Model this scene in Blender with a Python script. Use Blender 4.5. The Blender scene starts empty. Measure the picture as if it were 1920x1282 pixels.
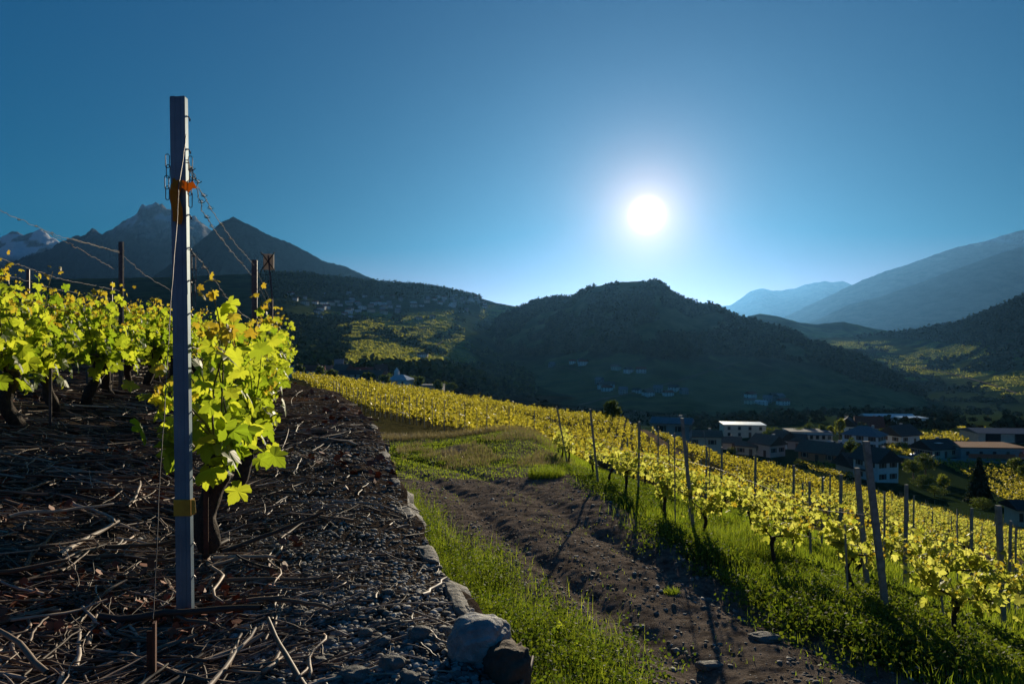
import bpy, math, random
import numpy as np
from mathutils import Vector, Matrix

# ------------------------------------------------------------------ camera, sky, sun, exposure
C = bpy.context.scene.collection
scene = bpy.context.scene
F = 1280.0            # focal length in photo pixels (24 mm on a 36 mm frame, 1920 px wide)
CX, CY, CZ = 960.0, 641.0, 1.0
cam_d = bpy.data.cameras.new('camera'); cam = bpy.data.objects.new('camera', cam_d); C.objects.link(cam)
cam.location = (0, 0, CZ); cam.rotation_euler = (math.radians(90), 0, 0)
cam_d.lens = 24; cam_d.sensor_width = 36; cam_d.clip_start = 0.05; cam_d.clip_end = 80000
scene.camera = cam
SUN_AZ = math.atan((1213 - CX) / F)                     # to the right of +Y
SUN_EL = math.atan((CY - 403) / F * math.cos(SUN_AZ))
SD = Vector((math.sin(SUN_AZ) * math.cos(SUN_EL), math.cos(SUN_AZ) * math.cos(SUN_EL), math.sin(SUN_EL)))
w = bpy.data.worlds.new('World'); scene.world = w; w.use_nodes = True
nt = w.node_tree; N = nt.nodes; L = nt.links
bg = N['Background']
sky = N.new('ShaderNodeTexSky'); sky.sky_type = 'NISHITA'; sky.sun_disc = False
sky.sun_elevation = SUN_EL; sky.sun_rotation = SUN_AZ
sky.altitude = 700; sky.air_density = 1.0; sky.dust_density = 0.05; sky.ozone_density = 4.0
hs = N.new('ShaderNodeHueSaturation'); hs.inputs['Saturation'].default_value = 1.52; hs.inputs['Hue'].default_value = 0.5
L.new(sky.outputs[0], hs.inputs['Color'])
tc = N.new('ShaderNodeTexCoord')
dot = N.new('ShaderNodeVectorMath'); dot.operation = 'DOT_PRODUCT'; dot.inputs[1].default_value = SD
L.new(tc.outputs['Generated'], dot.inputs[0])
ac = N.new('ShaderNodeMath'); ac.operation = 'ARCCOSINE'; ac.use_clamp = False
L.new(dot.outputs['Value'], ac.inputs[0])
def wmath(op, a, b):
    n = N.new('ShaderNodeMath'); n.operation = op
    for i, v in enumerate((a, b)):
        if v is None: continue
        if isinstance(v, (int, float)): n.inputs[i].default_value = v
        else: L.new(v, n.inputs[i])
    return n.outputs[0]
def glow(width, power, amp):      # solar disc and aureole of the real sky
    q = wmath('DIVIDE', ac.outputs[0], width)
    q = wmath('POWER', q, power)
    q = wmath('MULTIPLY', q, -1.0)
    q = wmath('EXPONENT', q, None)
    return wmath('MULTIPLY', q, amp)
g = wmath('ADD', wmath('ADD', glow(0.0115, 2.0, 400.0), glow(0.042, 1.0, 24.0)), glow(0.42, 1.0, 0.9))
gc = N.new('ShaderNodeMixRGB'); gc.blend_type = 'MULTIPLY'; gc.inputs[0].default_value = 1
gc.inputs[1].default_value = (1.0, 0.66, 0.52, 1)
L.new(g, gc.inputs[2])
ad = N.new('ShaderNodeMixRGB'); ad.blend_type = 'ADD'; ad.inputs[0].default_value = 1
STR = 0.055
# soft shoulder: the bright low sky near the sun levels off
v1 = N.new('ShaderNodeVectorMath'); v1.operation = 'SCALE'; v1.inputs['Scale'].default_value = STR * 1.75; L.new(hs.outputs[0], v1.inputs[0])
v2 = N.new('ShaderNodeVectorMath'); v2.operation = 'MULTIPLY_ADD'; L.new(v1.outputs[0], v2.inputs[0]); v2.inputs[1].default_value = (0.3, 3.3, 2.9); v2.inputs[2].default_value = (1, 1, 1)
v3 = N.new('ShaderNodeVectorMath'); v3.operation = 'DIVIDE'; L.new(v1.outputs[0], v3.inputs[0]); L.new(v2.outputs[0], v3.inputs[1])
v4 = N.new('ShaderNodeVectorMath'); v4.operation = 'SCALE'; v4.inputs['Scale'].default_value = 1 / STR
v5 = N.new('ShaderNodeVectorMath'); v5.operation = 'MULTIPLY'; v5.inputs[1].default_value = (0.90, 0.82, 1.04); L.new(v3.outputs[0], v5.inputs[0]); L.new(v5.outputs[0], v4.inputs[0])
L.new(v4.outputs[0], ad.inputs[1]); L.new(gc.outputs[0], ad.inputs[2])
L.new(ad.outputs[0], bg.inputs['Color'])
bg.inputs['Strength'].default_value = 0.0475
sl = bpy.data.lights.new('sun', 'SUN'); sl.energy = 5.0; sl.angle = math.radians(0.5); sl.color = (1.0, 0.86, 0.62)
so = bpy.data.objects.new('sun', sl); C.objects.link(so)
so.rotation_euler = SD.to_track_quat('Z', 'Y').to_euler(); so.location = (20, 30, 40)
vs = scene.view_settings; vs.view_transform = 'Standard'; vs.look = 'None'; vs.exposure = 0.45; vs.gamma = 1.0
scene.cycles.max_bounces = 6; scene.cycles.diffuse_bounces = 2; scene.cycles.transmission_bounces = 3
scene.cycles.volume_bounces = 0; scene.cycles.use_denoising = True
try: scene.cycles.sample_clamp_indirect = 4.0
except Exception: pass

# ------------------------------------------------------------------ helpers
rnd = random.Random(7); R = np.random.RandomState(11)
def P(px, py, d): return np.array([(px - CX) / F * d, d, CZ - (py - CY) / F * d])

def _h(ix, iy, seed):
    n = (ix.astype(np.int64) * 374761393 + iy.astype(np.int64) * 668265263 + seed * 1442695041) & 0x7fffffff
    n = ((n ^ (n >> 13)) * 1274126177) & 0x7fffffff
    n = (n ^ (n >> 16)) & 0xffffff
    return n / float(0xffffff)
def vnoise(x, y, seed=0):
    x = np.asarray(x, float); y = np.asarray(y, float)
    ix = np.floor(x); iy = np.floor(y); fx = x - ix; fy = y - iy
    ux = fx * fx * (3 - 2 * fx); uy = fy * fy * (3 - 2 * fy)
    a = _h(ix, iy, seed); b = _h(ix + 1, iy, seed); c = _h(ix, iy + 1, seed); d = _h(ix + 1, iy + 1, seed)
    return (a * (1 - ux) + b * ux) * (1 - uy) + (c * (1 - ux) + d * ux) * uy
def fbm(x, y, oct=4, seed=0, lac=2.03, gain=0.5):
    s = 0; a = 1; t = 0
    for i in range(oct):
        s = s + a * (vnoise(x, y, seed + i * 17) - 0.5) * 2; t += a; a *= gain; x = x * lac + 13.7; y = y * lac - 7.1
    return s / t
def sstep(a, b, x):
    t = np.clip((np.asarray(x, float) - a) / (b - a), 0, 1); return t * t * (3 - 2 * t)

class MB:
    def __init__(s): s.V = []; s.F = []; s.M = []; s.n = 0
    def add(s, V, Fc, mi=0):
        V = np.asarray(V, float).reshape(-1, 3); Fc = np.asarray(Fc, int)
        s.V.append(V); s.F.append(Fc + s.n); s.M.append(mi); s.n += len(V); return s
    def box(s, c, size, rz=0, mi=0, taper=1.0):
        x, y, z = [q / 2 for q in size]
        v = np.array([[-x, -y, -z], [x, -y, -z], [x, y, -z], [-x, y, -z], [-x * taper, -y * taper, z], [x * taper, -y * taper, z], [x * taper, y * taper, z], [-x * taper, y * taper, z]])
        if rz: v = v @ np.array([[math.cos(rz), math.sin(rz), 0], [-math.sin(rz), math.cos(rz), 0], [0, 0, 1]])
        return s.add(v + np.array(c), [[0, 3, 2, 1], [4, 5, 6, 7], [0, 1, 5, 4], [1, 2, 6, 5], [2, 3, 7, 6], [3, 0, 4, 7]], mi)
    def tube(s, pts, rad, n=6, mi=0, cap=True):
        V, Fc = tube_np(np.asarray(pts, float), rad, n); s.add(V, Fc, mi)
        if cap:
            k = len(pts); base = s.n - k * n
            s.F.append(np.array([[base + i for i in range(n)][::-1]])); s.M.append(mi)
            s.F.append(np.array([[base + (k - 1) * n + i for i in range(n)]])); s.M.append(mi)
        return s
    def build(s, name, mats, parent=None, smooth=False, loc=None, rot=None):
        me = bpy.data.meshes.new(name)
        V = np.concatenate(s.V) if s.V else np.zeros((0, 3))
        me.vertices.add(len(V)); me.vertices.foreach_set('co', V.astype(np.float32).ravel())
        li = np.concatenate([f.ravel() for f in s.F]); tot = np.concatenate([np.full(len(f), f.shape[1]) for f in s.F])
        mi = np.concatenate([np.full(len(f), m) for f, m in zip(s.F, s.M)])
        me.loops.add(len(li)); me.loops.foreach_set('vertex_index', li.astype(np.int32))
        me.polygons.add(len(tot)); st = np.concatenate([[0], np.cumsum(tot)[:-1]])
        me.polygons.foreach_set('loop_start', st.astype(np.int32))
        try: me.polygons.foreach_set('loop_total', tot.astype(np.int32))
        except Exception: pass
        if not isinstance(mats, (list, tuple)): mats = [mats]
        for m in mats: me.materials.append(m)
        me.polygons.foreach_set('material_index', mi.astype(np.int32))
        me.polygons.foreach_set('use_smooth', np.full(len(tot), bool(smooth)))
        me.update(calc_edges=True); me.validate()
        o = bpy.data.objects.new(name, me); C.objects.link(o)
        if parent is not None: o.parent = parent
        if loc is not None: o.location = loc
        if rot is not None: o.rotation_euler = rot
        return o

def tube_np(p, rad, n):
    k = len(p); rad = np.broadcast_to(np.asarray(rad, float), (k,))
    t = np.gradient(p, axis=0); t /= np.linalg.norm(t, axis=1)[:, None] + 1e-9
    up = np.tile(np.array([0.0, 0, 1]), (k, 1)); up[np.abs(t[:, 2]) > 0.9] = [1, 0, 0]
    if np.any(np.abs(t[:, 2]) > 0.9) and not np.all(np.abs(t[:, 2]) > 0.9): up[:] = [0.31, 0.87, 0.38]
    a = np.cross(t, up); a /= np.linalg.norm(a, axis=1)[:, None] + 1e-9; b = np.cross(t, a)
    an = np.arange(n) * 2 * math.pi / n
    V = p[:, None, :] + rad[:, None, None] * (np.cos(an)[None, :, None] * a[:, None, :] + np.sin(an)[None, :, None] * b[:, None, :])
    i = np.arange(k - 1)[:, None] * n; j = np.arange(n)[None, :]; j2 = (j + 1) % n
    Fc = np.stack([i + j, i + j2, i + n + j2, i + n + j], -1).reshape(-1, 4)
    return V.reshape(-1, 3), Fc

def setattr_f(o, name, vals):
    a = o.data.attributes.new(name, 'FLOAT', 'POINT'); a.data.foreach_set('value', np.asarray(vals, np.float32).ravel())

ORD = 'zeroth first second third fourth fifth sixth seventh eighth ninth tenth eleventh twelfth thirteenth fourteenth fifteenth sixteenth seventeenth eighteenth nineteenth'.split()
def ordw(n):
    if n < 20: return ORD[n]
    t = ['twentieth', 'thirtieth', 'fortieth', 'fiftieth', 'sixtieth', 'seventieth', 'eightieth', 'ninetieth'][n // 10 - 2]
    return t if n % 10 == 0 else t[:-4].replace('twentie', 'twenty') .rstrip('i') + ('y-' if not t[:-4].endswith('y') else '-') + ORD[n % 10]
def tag(o, label=None, cat=None, group=None, kind=None):
    if label: o['label'] = label
    if cat: o['category'] = cat
    if group: o['group'] = group
    if kind: o['kind'] = kind
    return o
def empty(name, loc, label, cat, group=None, rz=0, rot=None):
    o = bpy.data.objects.new(name, None); C.objects.link(o); o.location = loc; o.empty_display_size = 0.1
    o.rotation_euler = rot if rot is not None else (0, 0, rz)
    return tag(o, label, cat, group)
def copy_tree(o, parent=None):
    c = o.copy(); C.objects.link(c); c.parent = parent
    for ch in kids.get(o.name, []): copy_tree(ch, c)
    return c
kids = {}
def remember(root):           # children looked up once, so copying stays quick
    for ch in bpy.data.objects:
        if ch.parent is not None:
            kids.setdefault(ch.parent.name, [])
            if ch not in kids[ch.parent.name]: kids[ch.parent.name].append(ch)

# ------------------------------------------------------------------ materials
def newmat(name):
    m = bpy.data.materials.new(name); m.use_nodes = True
    return m, m.node_tree.nodes, m.node_tree.links, m.node_tree.nodes['Principled BSDF']
def ramp(N, stops):
    r = N.new('ShaderNodeValToRGB'); e = r.color_ramp.elements
    while len(e) < len(stops): e.new(0.5)
    for x, (p, c) in zip(e, stops): x.position = p; x.color = tuple(c) + (1,)
    return r
def noisetex(N, L, scale, detail=4, coord='Object', rough=0.6, w=None):
    t = N.new('ShaderNodeTexCoord'); n = N.new('ShaderNodeTexNoise')
    n.inputs['Scale'].default_value = scale; n.inputs['Detail'].default_value = detail; n.inputs['Roughness'].default_value = rough
    L.new(t.outputs[coord], n.inputs['Vector']); return n
def pmat(name, c1, c2=None, scale=5.0, rough=0.8, metal=0.0, bump=0.0, bscale=None, bdist=0.02, coord='Object', spec=0.5, detail=5):
    m, N, L, b = newmat(name)
    c2 = c2 or tuple(x * 0.7 for x in c1)
    n = noisetex(N, L, scale, detail, coord)
    r = ramp(N, [(0.32, c2), (0.68, c1)]); L.new(n.outputs['Fac'], r.inputs[0]); L.new(r.outputs[0], b.inputs['Base Color'])
    b.inputs['Roughness'].default_value = rough; b.inputs['Metallic'].default_value = metal
    b.inputs['Specular IOR Level'].default_value = spec
    if bump:
        n2 = noisetex(N, L, bscale or scale * 4, 6, coord); bp = N.new('ShaderNodeBump')
        bp.inputs['Strength'].default_value = bump; bp.inputs['Distance'].default_value = bdist
        L.new(n2.outputs['Fac'], bp.inputs['Height']); L.new(bp.outputs[0], b.inputs['Normal'])
    return m
def islandmat(name, stops, rough=0.6, nscale=60, mul=0.6):
    m, N, L, b = newmat(name); geo = N.new('ShaderNodeNewGeometry'); r = ramp(N, stops); L.new(geo.outputs['Random Per Island'], r.inputs[0])
    n = noisetex(N, L, nscale, 4); mm = N.new('ShaderNodeMixRGB'); mm.blend_type = 'MULTIPLY'; mm.inputs[0].default_value = mul
    L.new(r.outputs[0], mm.inputs[1]); L.new(n.outputs['Fac'], mm.inputs[2]); L.new(mm.outputs[0], b.inputs['Base Color']); b.inputs['Roughness'].default_value = rough; b.inputs['Specular IOR Level'].default_value = 0.35
    return m
def leafmat(name, lo, hi, tlo, thi, tmix=0.5, rough=0.5):
    m, N, L, b = newmat(name)
    geo = N.new('ShaderNodeNewGeometry')
    n = noisetex(N, L, 1.3, 3, 'Object')
    mx = N.new('ShaderNodeMath'); mx.operation = 'MULTIPLY_ADD'; mx.inputs[1].default_value = 0.7; L.new(geo.outputs['Random Per Island'], mx.inputs[0])
    m2 = N.new('ShaderNodeMath'); m2.operation = 'MULTIPLY'; m2.inputs[1].default_value = 0.4; L.new(n.outputs['Fac'], m2.inputs[0]); L.new(m2.outputs[0], mx.inputs[2])
    r1 = ramp(N, [(0.1, lo), (0.95, hi)]); r2 = ramp(N, [(0.1, tlo), (0.95, thi)])
    L.new(mx.outputs[0], r1.inputs[0]); L.new(mx.outputs[0], r2.inputs[0])
    L.new(r1.outputs[0], b.inputs['Base Color']); b.inputs['Roughness'].default_value = rough; b.inputs['Specular IOR Level'].default_value = 0.35
    t = N.new('ShaderNodeBsdfTranslucent'); L.new(r2.outputs[0], t.inputs['Color'])
    ms = N.new('ShaderNodeMixShader'); ms.inputs[0].default_value = tmix
    L.new(b.outputs[0], ms.inputs[1]); L.new(t.outputs[0], ms.inputs[2])
    L.new(ms.outputs[0], N['Material Output'].inputs['Surface'])
    return m

M = {}
M['leaf'] = leafmat('vine_leaf', (0.05, 0.10, 0.012), (0.13, 0.19, 0.02), (0.22, 0.38, 0.015), (0.75, 0.80, 0.05), 0.6)
M['young'] = leafmat('young_vine_leaf', (0.16, 0.13, 0.02), (0.24, 0.20, 0.03), (0.60, 0.40, 0.03), (0.72, 0.62, 0.05), 0.55)
M['goldleaf'] = leafmat('sun_tinted_vine_leaf', (0.07, 0.10, 0.012), (0.15, 0.18, 0.02), (0.38, 0.44, 0.02), (0.90, 0.88, 0.18), 0.6)  # brighter copy of the vine leaf; the backlit glow is put into its colours
M['fieldvine'] = leafmat('dimmed_vine_leaf', (0.07, 0.08, 0.012), (0.13, 0.13, 0.02), (0.26, 0.25, 0.015), (0.66, 0.56, 0.06), 0.58)  # same leaf dimmed; shading of rows seen from above is put into its colours
M['shoot'] = pmat('green_shoot', (0.16, 0.18, 0.04), (0.12, 0.08, 0.03), 30)
M['bark'] = pmat('vine_bark', (0.07, 0.045, 0.03), (0.02, 0.014, 0.01), 40, 0.95, bump=1.0, bscale=90, bdist=0.01)
M['cane'] = pmat('dry_cane', (0.40, 0.27, 0.19), (0.15, 0.09, 0.065), 9, 0.6, bump=0.4, bscale=120, bdist=0.003)
M['litter'] = islandmat('dry_prunings', [(0.0, (0.07, 0.045, 0.035)), (0.4, (0.20, 0.13, 0.095)), (0.75, (0.42, 0.29, 0.21)), (1.0, (0.62, 0.50, 0.42))], 0.6, 40)
M['clod'] = islandmat('soil_clods', [(0.0, (0.08, 0.062, 0.05)), (0.5, (0.22, 0.17, 0.14)), (0.9, (0.38, 0.33, 0.28)), (1.0, (0.45, 0.42, 0.38))], 0.95, 30)
M['deadleaf'] = pmat('dead_leaf', (0.30, 0.075, 0.025), (0.12, 0.03, 0.015), 12, 0.7)
M['galv'] = pmat('galvanised_steel', (0.19, 0.29, 0.36), (0.11, 0.17, 0.22), 5, 0.6, 0.45, bump=0.1, bscale=70, bdist=0.002)  # blue of the reflected sky is put into the steel's base colour
M['darksteel'] = pmat('weathered_steel', (0.16, 0.14, 0.14), (0.07, 0.06, 0.06), 30, 0.5, 0.6, bump=0.3, bscale=90, bdist=0.002)
M['rust'] = pmat('rusty_iron', (0.16, 0.06, 0.035), (0.06, 0.025, 0.018), 25, 0.75, 0.3, bump=0.5, bscale=120, bdist=0.002)
M['wire'] = pmat('wire_steel', (0.20, 0.18, 0.17), (0.09, 0.08, 0.075), 60, 0.55, 0.6)
M['tape'] = pmat('yellow_tape', (0.62, 0.36, 0.03), (0.45, 0.24, 0.02), 18, 0.45)
M['ribbon'] = leafmat('orange_ribbon', (0.55, 0.22, 0.01), (0.65, 0.28, 0.01), (0.70, 0.28, 0.01), (0.85, 0.38, 0.02), 0.45)
M['wood'] = pmat('weathered_post_wood', (0.34, 0.33, 0.30), (0.17, 0.16, 0.145), 14, 0.85, bump=0.6, bscale=50, bdist=0.006)
M['stone'] = pmat('grey_stone', (0.22, 0.205, 0.19), (0.08, 0.075, 0.07), 6, 0.85, bump=1.0, bscale=28, bdist=0.025)
M['boulder'] = pmat('lichened_boulder', (0.46, 0.46, 0.45), (0.17, 0.17, 0.175), 9, 0.8, bump=1.0, bscale=30, bdist=0.022)
M['brownstone'] = pmat('brown_boulder', (0.13, 0.085, 0.055), (0.05, 0.035, 0.025), 9, 0.9, bump=1.0, bscale=30, bdist=0.015)

def pebble_mat():
    m, N, L, b = newmat('pebbles'); geo = N.new('ShaderNodeNewGeometry')
    r = ramp(N, [(0.0, (0.10, 0.085, 0.075)), (0.45, (0.23, 0.21, 0.195)), (0.8, (0.36, 0.35, 0.34)), (1.0, (0.55, 0.54, 0.52))])
    L.new(geo.outputs['Random Per Island'], r.inputs[0])
    n = noisetex(N, L, 60, 4); mm = N.new('ShaderNodeMixRGB'); mm.blend_type = 'MULTIPLY'; mm.inputs[0].default_value = 0.6
    L.new(r.outputs[0], mm.inputs[1]); L.new(n.outputs['Fac'], mm.inputs[2]); L.new(mm.outputs[0], b.inputs['Base Color'])
    b.inputs['Roughness'].default_value = 0.8; b.inputs['Specular IOR Level'].default_value = 0.25
    bp = N.new('ShaderNodeBump'); bp.inputs['Strength'].default_value = 0.5; bp.inputs['Distance'].default_value = 0.004
    L.new(n.outputs['Fac'], bp.inputs['Height']); L.new(bp.outputs[0], b.inputs['Normal'])
    return m
M['pebble'] = pebble_mat()
M['grass'] = leafmat('grass_blade', (0.035, 0.065, 0.012), (0.09, 0.13, 0.02), (0.12, 0.24, 0.014), (0.52, 0.60, 0.04), 0.48, 0.65)
M['weed'] = leafmat('weed_leaf', (0.03, 0.065, 0.012), (0.08, 0.12, 0.02), (0.08, 0.17, 0.012), (0.30, 0.36, 0.02), 0.4, 0.75)
M['drygrass'] = leafmat('dry_grass', (0.18, 0.15, 0.08), (0.28, 0.23, 0.12), (0.22, 0.19, 0.08), (0.36, 0.30, 0.13), 0.35)
M['crown'] = leafmat('tree_leaf', (0.035, 0.06, 0.012), (0.07, 0.10, 0.02), (0.06, 0.11, 0.01), (0.18, 0.22, 0.02), 0.35, 0.7)
M['hillvine'] = leafmat('hillside_vine', (0.06, 0.08, 0.012), (0.10, 0.12, 0.02), (0.18, 0.21, 0.02), (0.50, 0.48, 0.07), 0.55, 0.9)
M['pine'] = leafmat('conifer_needle', (0.015, 0.03, 0.012), (0.03, 0.05, 0.018), (0.015, 0.03, 0.01), (0.03, 0.05, 0.015), 0.2, 0.8)
M['goldcrown'] = leafmat('light_tree_leaf', (0.07, 0.10, 0.02), (0.12, 0.14, 0.03), (0.22, 0.28, 0.02), (0.40, 0.42, 0.04), 0.45, 0.7)

def groundmat(name, layers, base, bump=0.6, bscale=18, bdist=0.03, nscale=3.0, big=None):
    """base = (dark, light); layers = (attribute, dark, light) blended by a per-vertex material map"""
    m, N, L, b = newmat(name)
    n = noisetex(N, L, nscale, 8, 'Object', 0.7)
    r = ramp(N, [(0.35, base[0]), (0.65, base[1])]); L.new(n.outputs['Fac'], r.inputs[0]); cur = r.outputs[0]
    n2 = noisetex(N, L, nscale * 3.1, 6, 'Object', 0.7)
    for at, lo, hi in layers:
        a = N.new('ShaderNodeAttribute'); a.attribute_name = at
        # break the edge of the layer with noise
        s = N.new('ShaderNodeMath'); s.operation = 'MULTIPLY_ADD'; s.inputs[1].default_value = 1.2; L.new(n2.outputs['Fac'], s.inputs[0])
        s.inputs[2].default_value = -0.6
        ad = N.new('ShaderNodeMath'); ad.operation = 'ADD'; L.new(a.outputs['Fac'], ad.inputs[0]); L.new(s.outputs[0], ad.inputs[1])
        mr = N.new('ShaderNodeMapRange'); mr.inputs['From Min'].default_value = 0.35; mr.inputs['From Max'].default_value = 0.65
        L.new(ad.outputs[0], mr.inputs['Value'])
        gt = N.new('ShaderNodeMath'); gt.operation = 'MULTIPLY'; L.new(mr.outputs[0], gt.inputs[0])
        am = N.new('ShaderNodeMath'); am.operation = 'MULTIPLY'; am.inputs[1].default_value = 4.0; am.use_clamp = True
        L.new(a.outputs['Fac'], am.inputs[0]); L.new(am.outputs[0], gt.inputs[1])
        r2 = ramp(N, [(0.35, lo), (0.65, hi)]); L.new(n.outputs['Fac'], r2.inputs[0])
        mx = N.new('ShaderNodeMixRGB'); L.new(gt.outputs[0], mx.inputs[0]); L.new(cur, mx.inputs[1]); L.new(r2.outputs[0], mx.inputs[2]); cur = mx.outputs[0]
    L.new(cur, b.inputs['Base Color']); b.inputs['Roughness'].default_value = 0.9; b.inputs['Specular IOR Level'].default_value = 0.0
    if bump:
        nb = noisetex(N, L, bscale, 10, 'Object', 0.75); bp = N.new('ShaderNodeBump')
        bp.inputs['Strength'].default_value = bump; bp.inputs['Distance'].default_value = bdist
        L.new(nb.outputs['Fac'], bp.inputs['Height']); L.new(bp.outputs[0], b.inputs['Normal'])
    return m

# ------------------------------------------------------------------ lower ground: one surface from the road to the valley
ctrl = [  # photo x, photo y, distance
 (300,1282,5.2),(700,1282,5.5),(1000,1282,5.6),(1300,1282,5.6),(1650,1282,5.7),(1920,1275,6.3),(2200,1300,6.6),
 (700,1144,7.5),(1000,1144,7.5),(1300,1142,7.5),(1645,1150,7.5),(1900,1220,7.4),
 (600,992,11.3),(950,992,11.3),(1150,990,11.3),(1300,1000,11.3),(1500,1048,11.5),(1700,1090,12),(1920,1160,10.5),(2200,1230,11),
 (700,897,17),(950,895,17),(1118,902,16.5),(1250,935,16),(1400,972,16),(1550,1015,16),(1700,1055,15.5),
 (650,858,22),(850,855,22),(1000,853,22),(1060,868,22),(1200,912,21),
 (700,826,28),(850,820,28),(1000,812,27.5),(1080,872,30),(1160,895,30),(1300,945,28),(1450,985,28),(1600,1020,26),
 (684,778,50),(760,793,42),(822,806,36),(900,824,40),(1000,848,45),(1080,858,52),(1160,858,56),
 (540,712,120),(650,722,105),(900,757,105),(1080,785,108),(1150,790,102),(1000,808,68),(1080,820,76),(850,782,62),(750,745,80),(900,788,66),(1160,826,76),
 (1240,824,92),(1330,858,84),(1450,888,74),(1580,924,62),(1700,960,52),(1920,1020,42),(2200,1095,36),
 (1330,895,58),(1450,932,50),(1580,968,42),(1700,1010,34),(1920,1085,24),(2200,1160,22),
 (1240,842,125),(1240,848,165),(1240,830,230),(1240,800,400),
 (1330,880,120),(1330,868,190),(1330,840,225),(1450,910,110),(1450,908,135),(1450,895,176),(1450,866,199),(1450,842,223),(1450,815,257),(1450,795,310),(1450,783,420),(1450,772,800),
 (1700,975,80),(1700,950,125),(1700,912,165),(1700,866,199),(1700,842,223),(1700,820,250),(1700,800,300),(1700,785,420),(1700,772,800),
 (1580,942,95),(1580,920,130),(1580,880,187),(1580,850,214),
 (1900,1035,62),(1900,1008,90),(1900,970,118),(1900,930,155),(1900,862,203),(1900,822,247),(1900,798,320),(1900,786,420),(1900,776,800),
 (2300,1120,60),(2300,1020,95),(2300,880,187),(2300,820,250),(2300,787,420),(2300,780,800),
 (1080,800,130),(1080,798,200),(1080,785,400),(1080,768,800),
 (900,772,150),(900,752,300),(900,740,800),
 (650,735,150),(650,725,250),(650,712,450),(650,702,900),
 (540,718,160),(540,706,450),(400,705,450),(200,720,60),(200,715,120),(0,700,400),(-300,720,60),(-300,700,400),(0,690,900),
]
ctrl = np.array(ctrl, float)
cr = (ctrl[:, 0] - CX) / F; ce = (ctrl[:, 1] - CY) / F; cd = ctrl[:, 2]
KX, KD = 1.0, 0.42
def feats(r, d): return np.stack([r * KX, np.log(d) * KD], -1)
def kern(a, b):
    q = np.sqrt(((a[:, None, :] - b[None, :, :]) ** 2).sum(-1)); return q * q * np.log(q + 1e-9)
def poly(r, d): return np.stack([np.ones_like(r), r, np.log(d), 1 / d, r / d], -1)
A0 = feats(cr, cd); K0 = kern(A0, A0) - 1e-5 * 0 * np.eye(len(cr)); Pm = poly(cr, cd); nP = Pm.shape[1]
K0 += 2e-4 * np.eye(len(cr))
SYS = np.zeros((len(cr) + nP,) * 2); SYS[:len(cr), :len(cr)] = K0; SYS[:len(cr), len(cr):] = Pm; SYS[len(cr):, :len(cr)] = Pm.T
SOL = np.linalg.solve(SYS, np.concatenate([ce, np.zeros(nP)]))
EDGE_Y = np.array([0.3, 1.0, 2.2, 3.0, 3.9, 5.0, 8.8, 12.3, 14.9, 17.5, 21, 25, 40])
EDGE_X = np.array([0.45, 0.32, 0.02, -0.27, -0.52, -0.80, -1.77, -2.9, -3.9, -5.8, -9.5, -15, -40])
def edge_x(y): return np.interp(y, EDGE_Y, EDGE_X)
R1_Y = np.array([3, 5, 6.5, 8, 11.3, 17.2, 22.5, 27, 60, 120]); R1_X = np.array([6.2, 5.5, 4.85, 4.2, 2.95, 2.1, 1.75, 1.4, -1.3, -6])
def r1_x(y): return np.interp(y, R1_Y, R1_X)
def ground0(x, y):
    x = np.atleast_1d(np.asarray(x, float)); y = np.atleast_1d(np.asarray(y, float))
    d = np.clip(y, 4.6, 1000); r = np.clip(x / np.maximum(y, 0.5), -1.2, 1.2)
    out = np.empty(len(d))
    for i in range(0, len(d), 20000):
        s = slice(i, i + 20000)
        e = kern(feats(r[s], d[s]), A0) @ SOL[:len(cr)] + poly(r[s], d[s]) @ SOL[len(cr):]
        out[s] = CZ - e * d[s]
    far = sstep(700, 1000, y)
    out = out * (1 - far) + (-78.0) * far
    return out
def ground(x, y):
    x = np.atleast_1d(np.asarray(x, float)); y = np.atleast_1d(np.asarray(y, float))
    z = ground0(x, y)
    near = 1 - sstep(30, 60, y)
    z = z + near * (0.035 * fbm(x * 1.1, y * 1.1, 3, 5) + 0.03 * fbm(x * 5, y * 5, 4, 9))
    # heaped verge under the right-hand vines and turf bank beside the road
    dr = x - r1_x(y); z = z + 0.10 * np.exp(-((dr + 0.9) / 0.6) ** 2) * (1 - sstep(18, 26, y)) * (0.6 + 0.8 * fbm(x * 0.7, y * 0.7, 2, 3))
    # wheel ruts
    mid = (edge_x(y) + r1_x(y)) / 2 + 0.3
    for o in (-0.75, 0.75): z = z - 0.07 * np.exp(-((x - mid - o) / 0.22) ** 2) * (1 - sstep(22, 28, y))
    return z
def gz(x, y): return float(ground(x, y)[0])
def hit(px, py, d0, d1, off=0.0):
    """distance at which the sight line through a photo point meets ground + off"""
    d = np.geomspace(d0, d1, 400); z = ground((px - CX) / F * d, d) + off; ray = CZ - (py - CY) / F * d
    s = ray - z; k = np.where((s[:-1] > 0) & (s[1:] <= 0))[0]
    if len(k): return float(d[k[0]])
    return float(d[np.argmin(np.abs(s) / d)])

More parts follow.
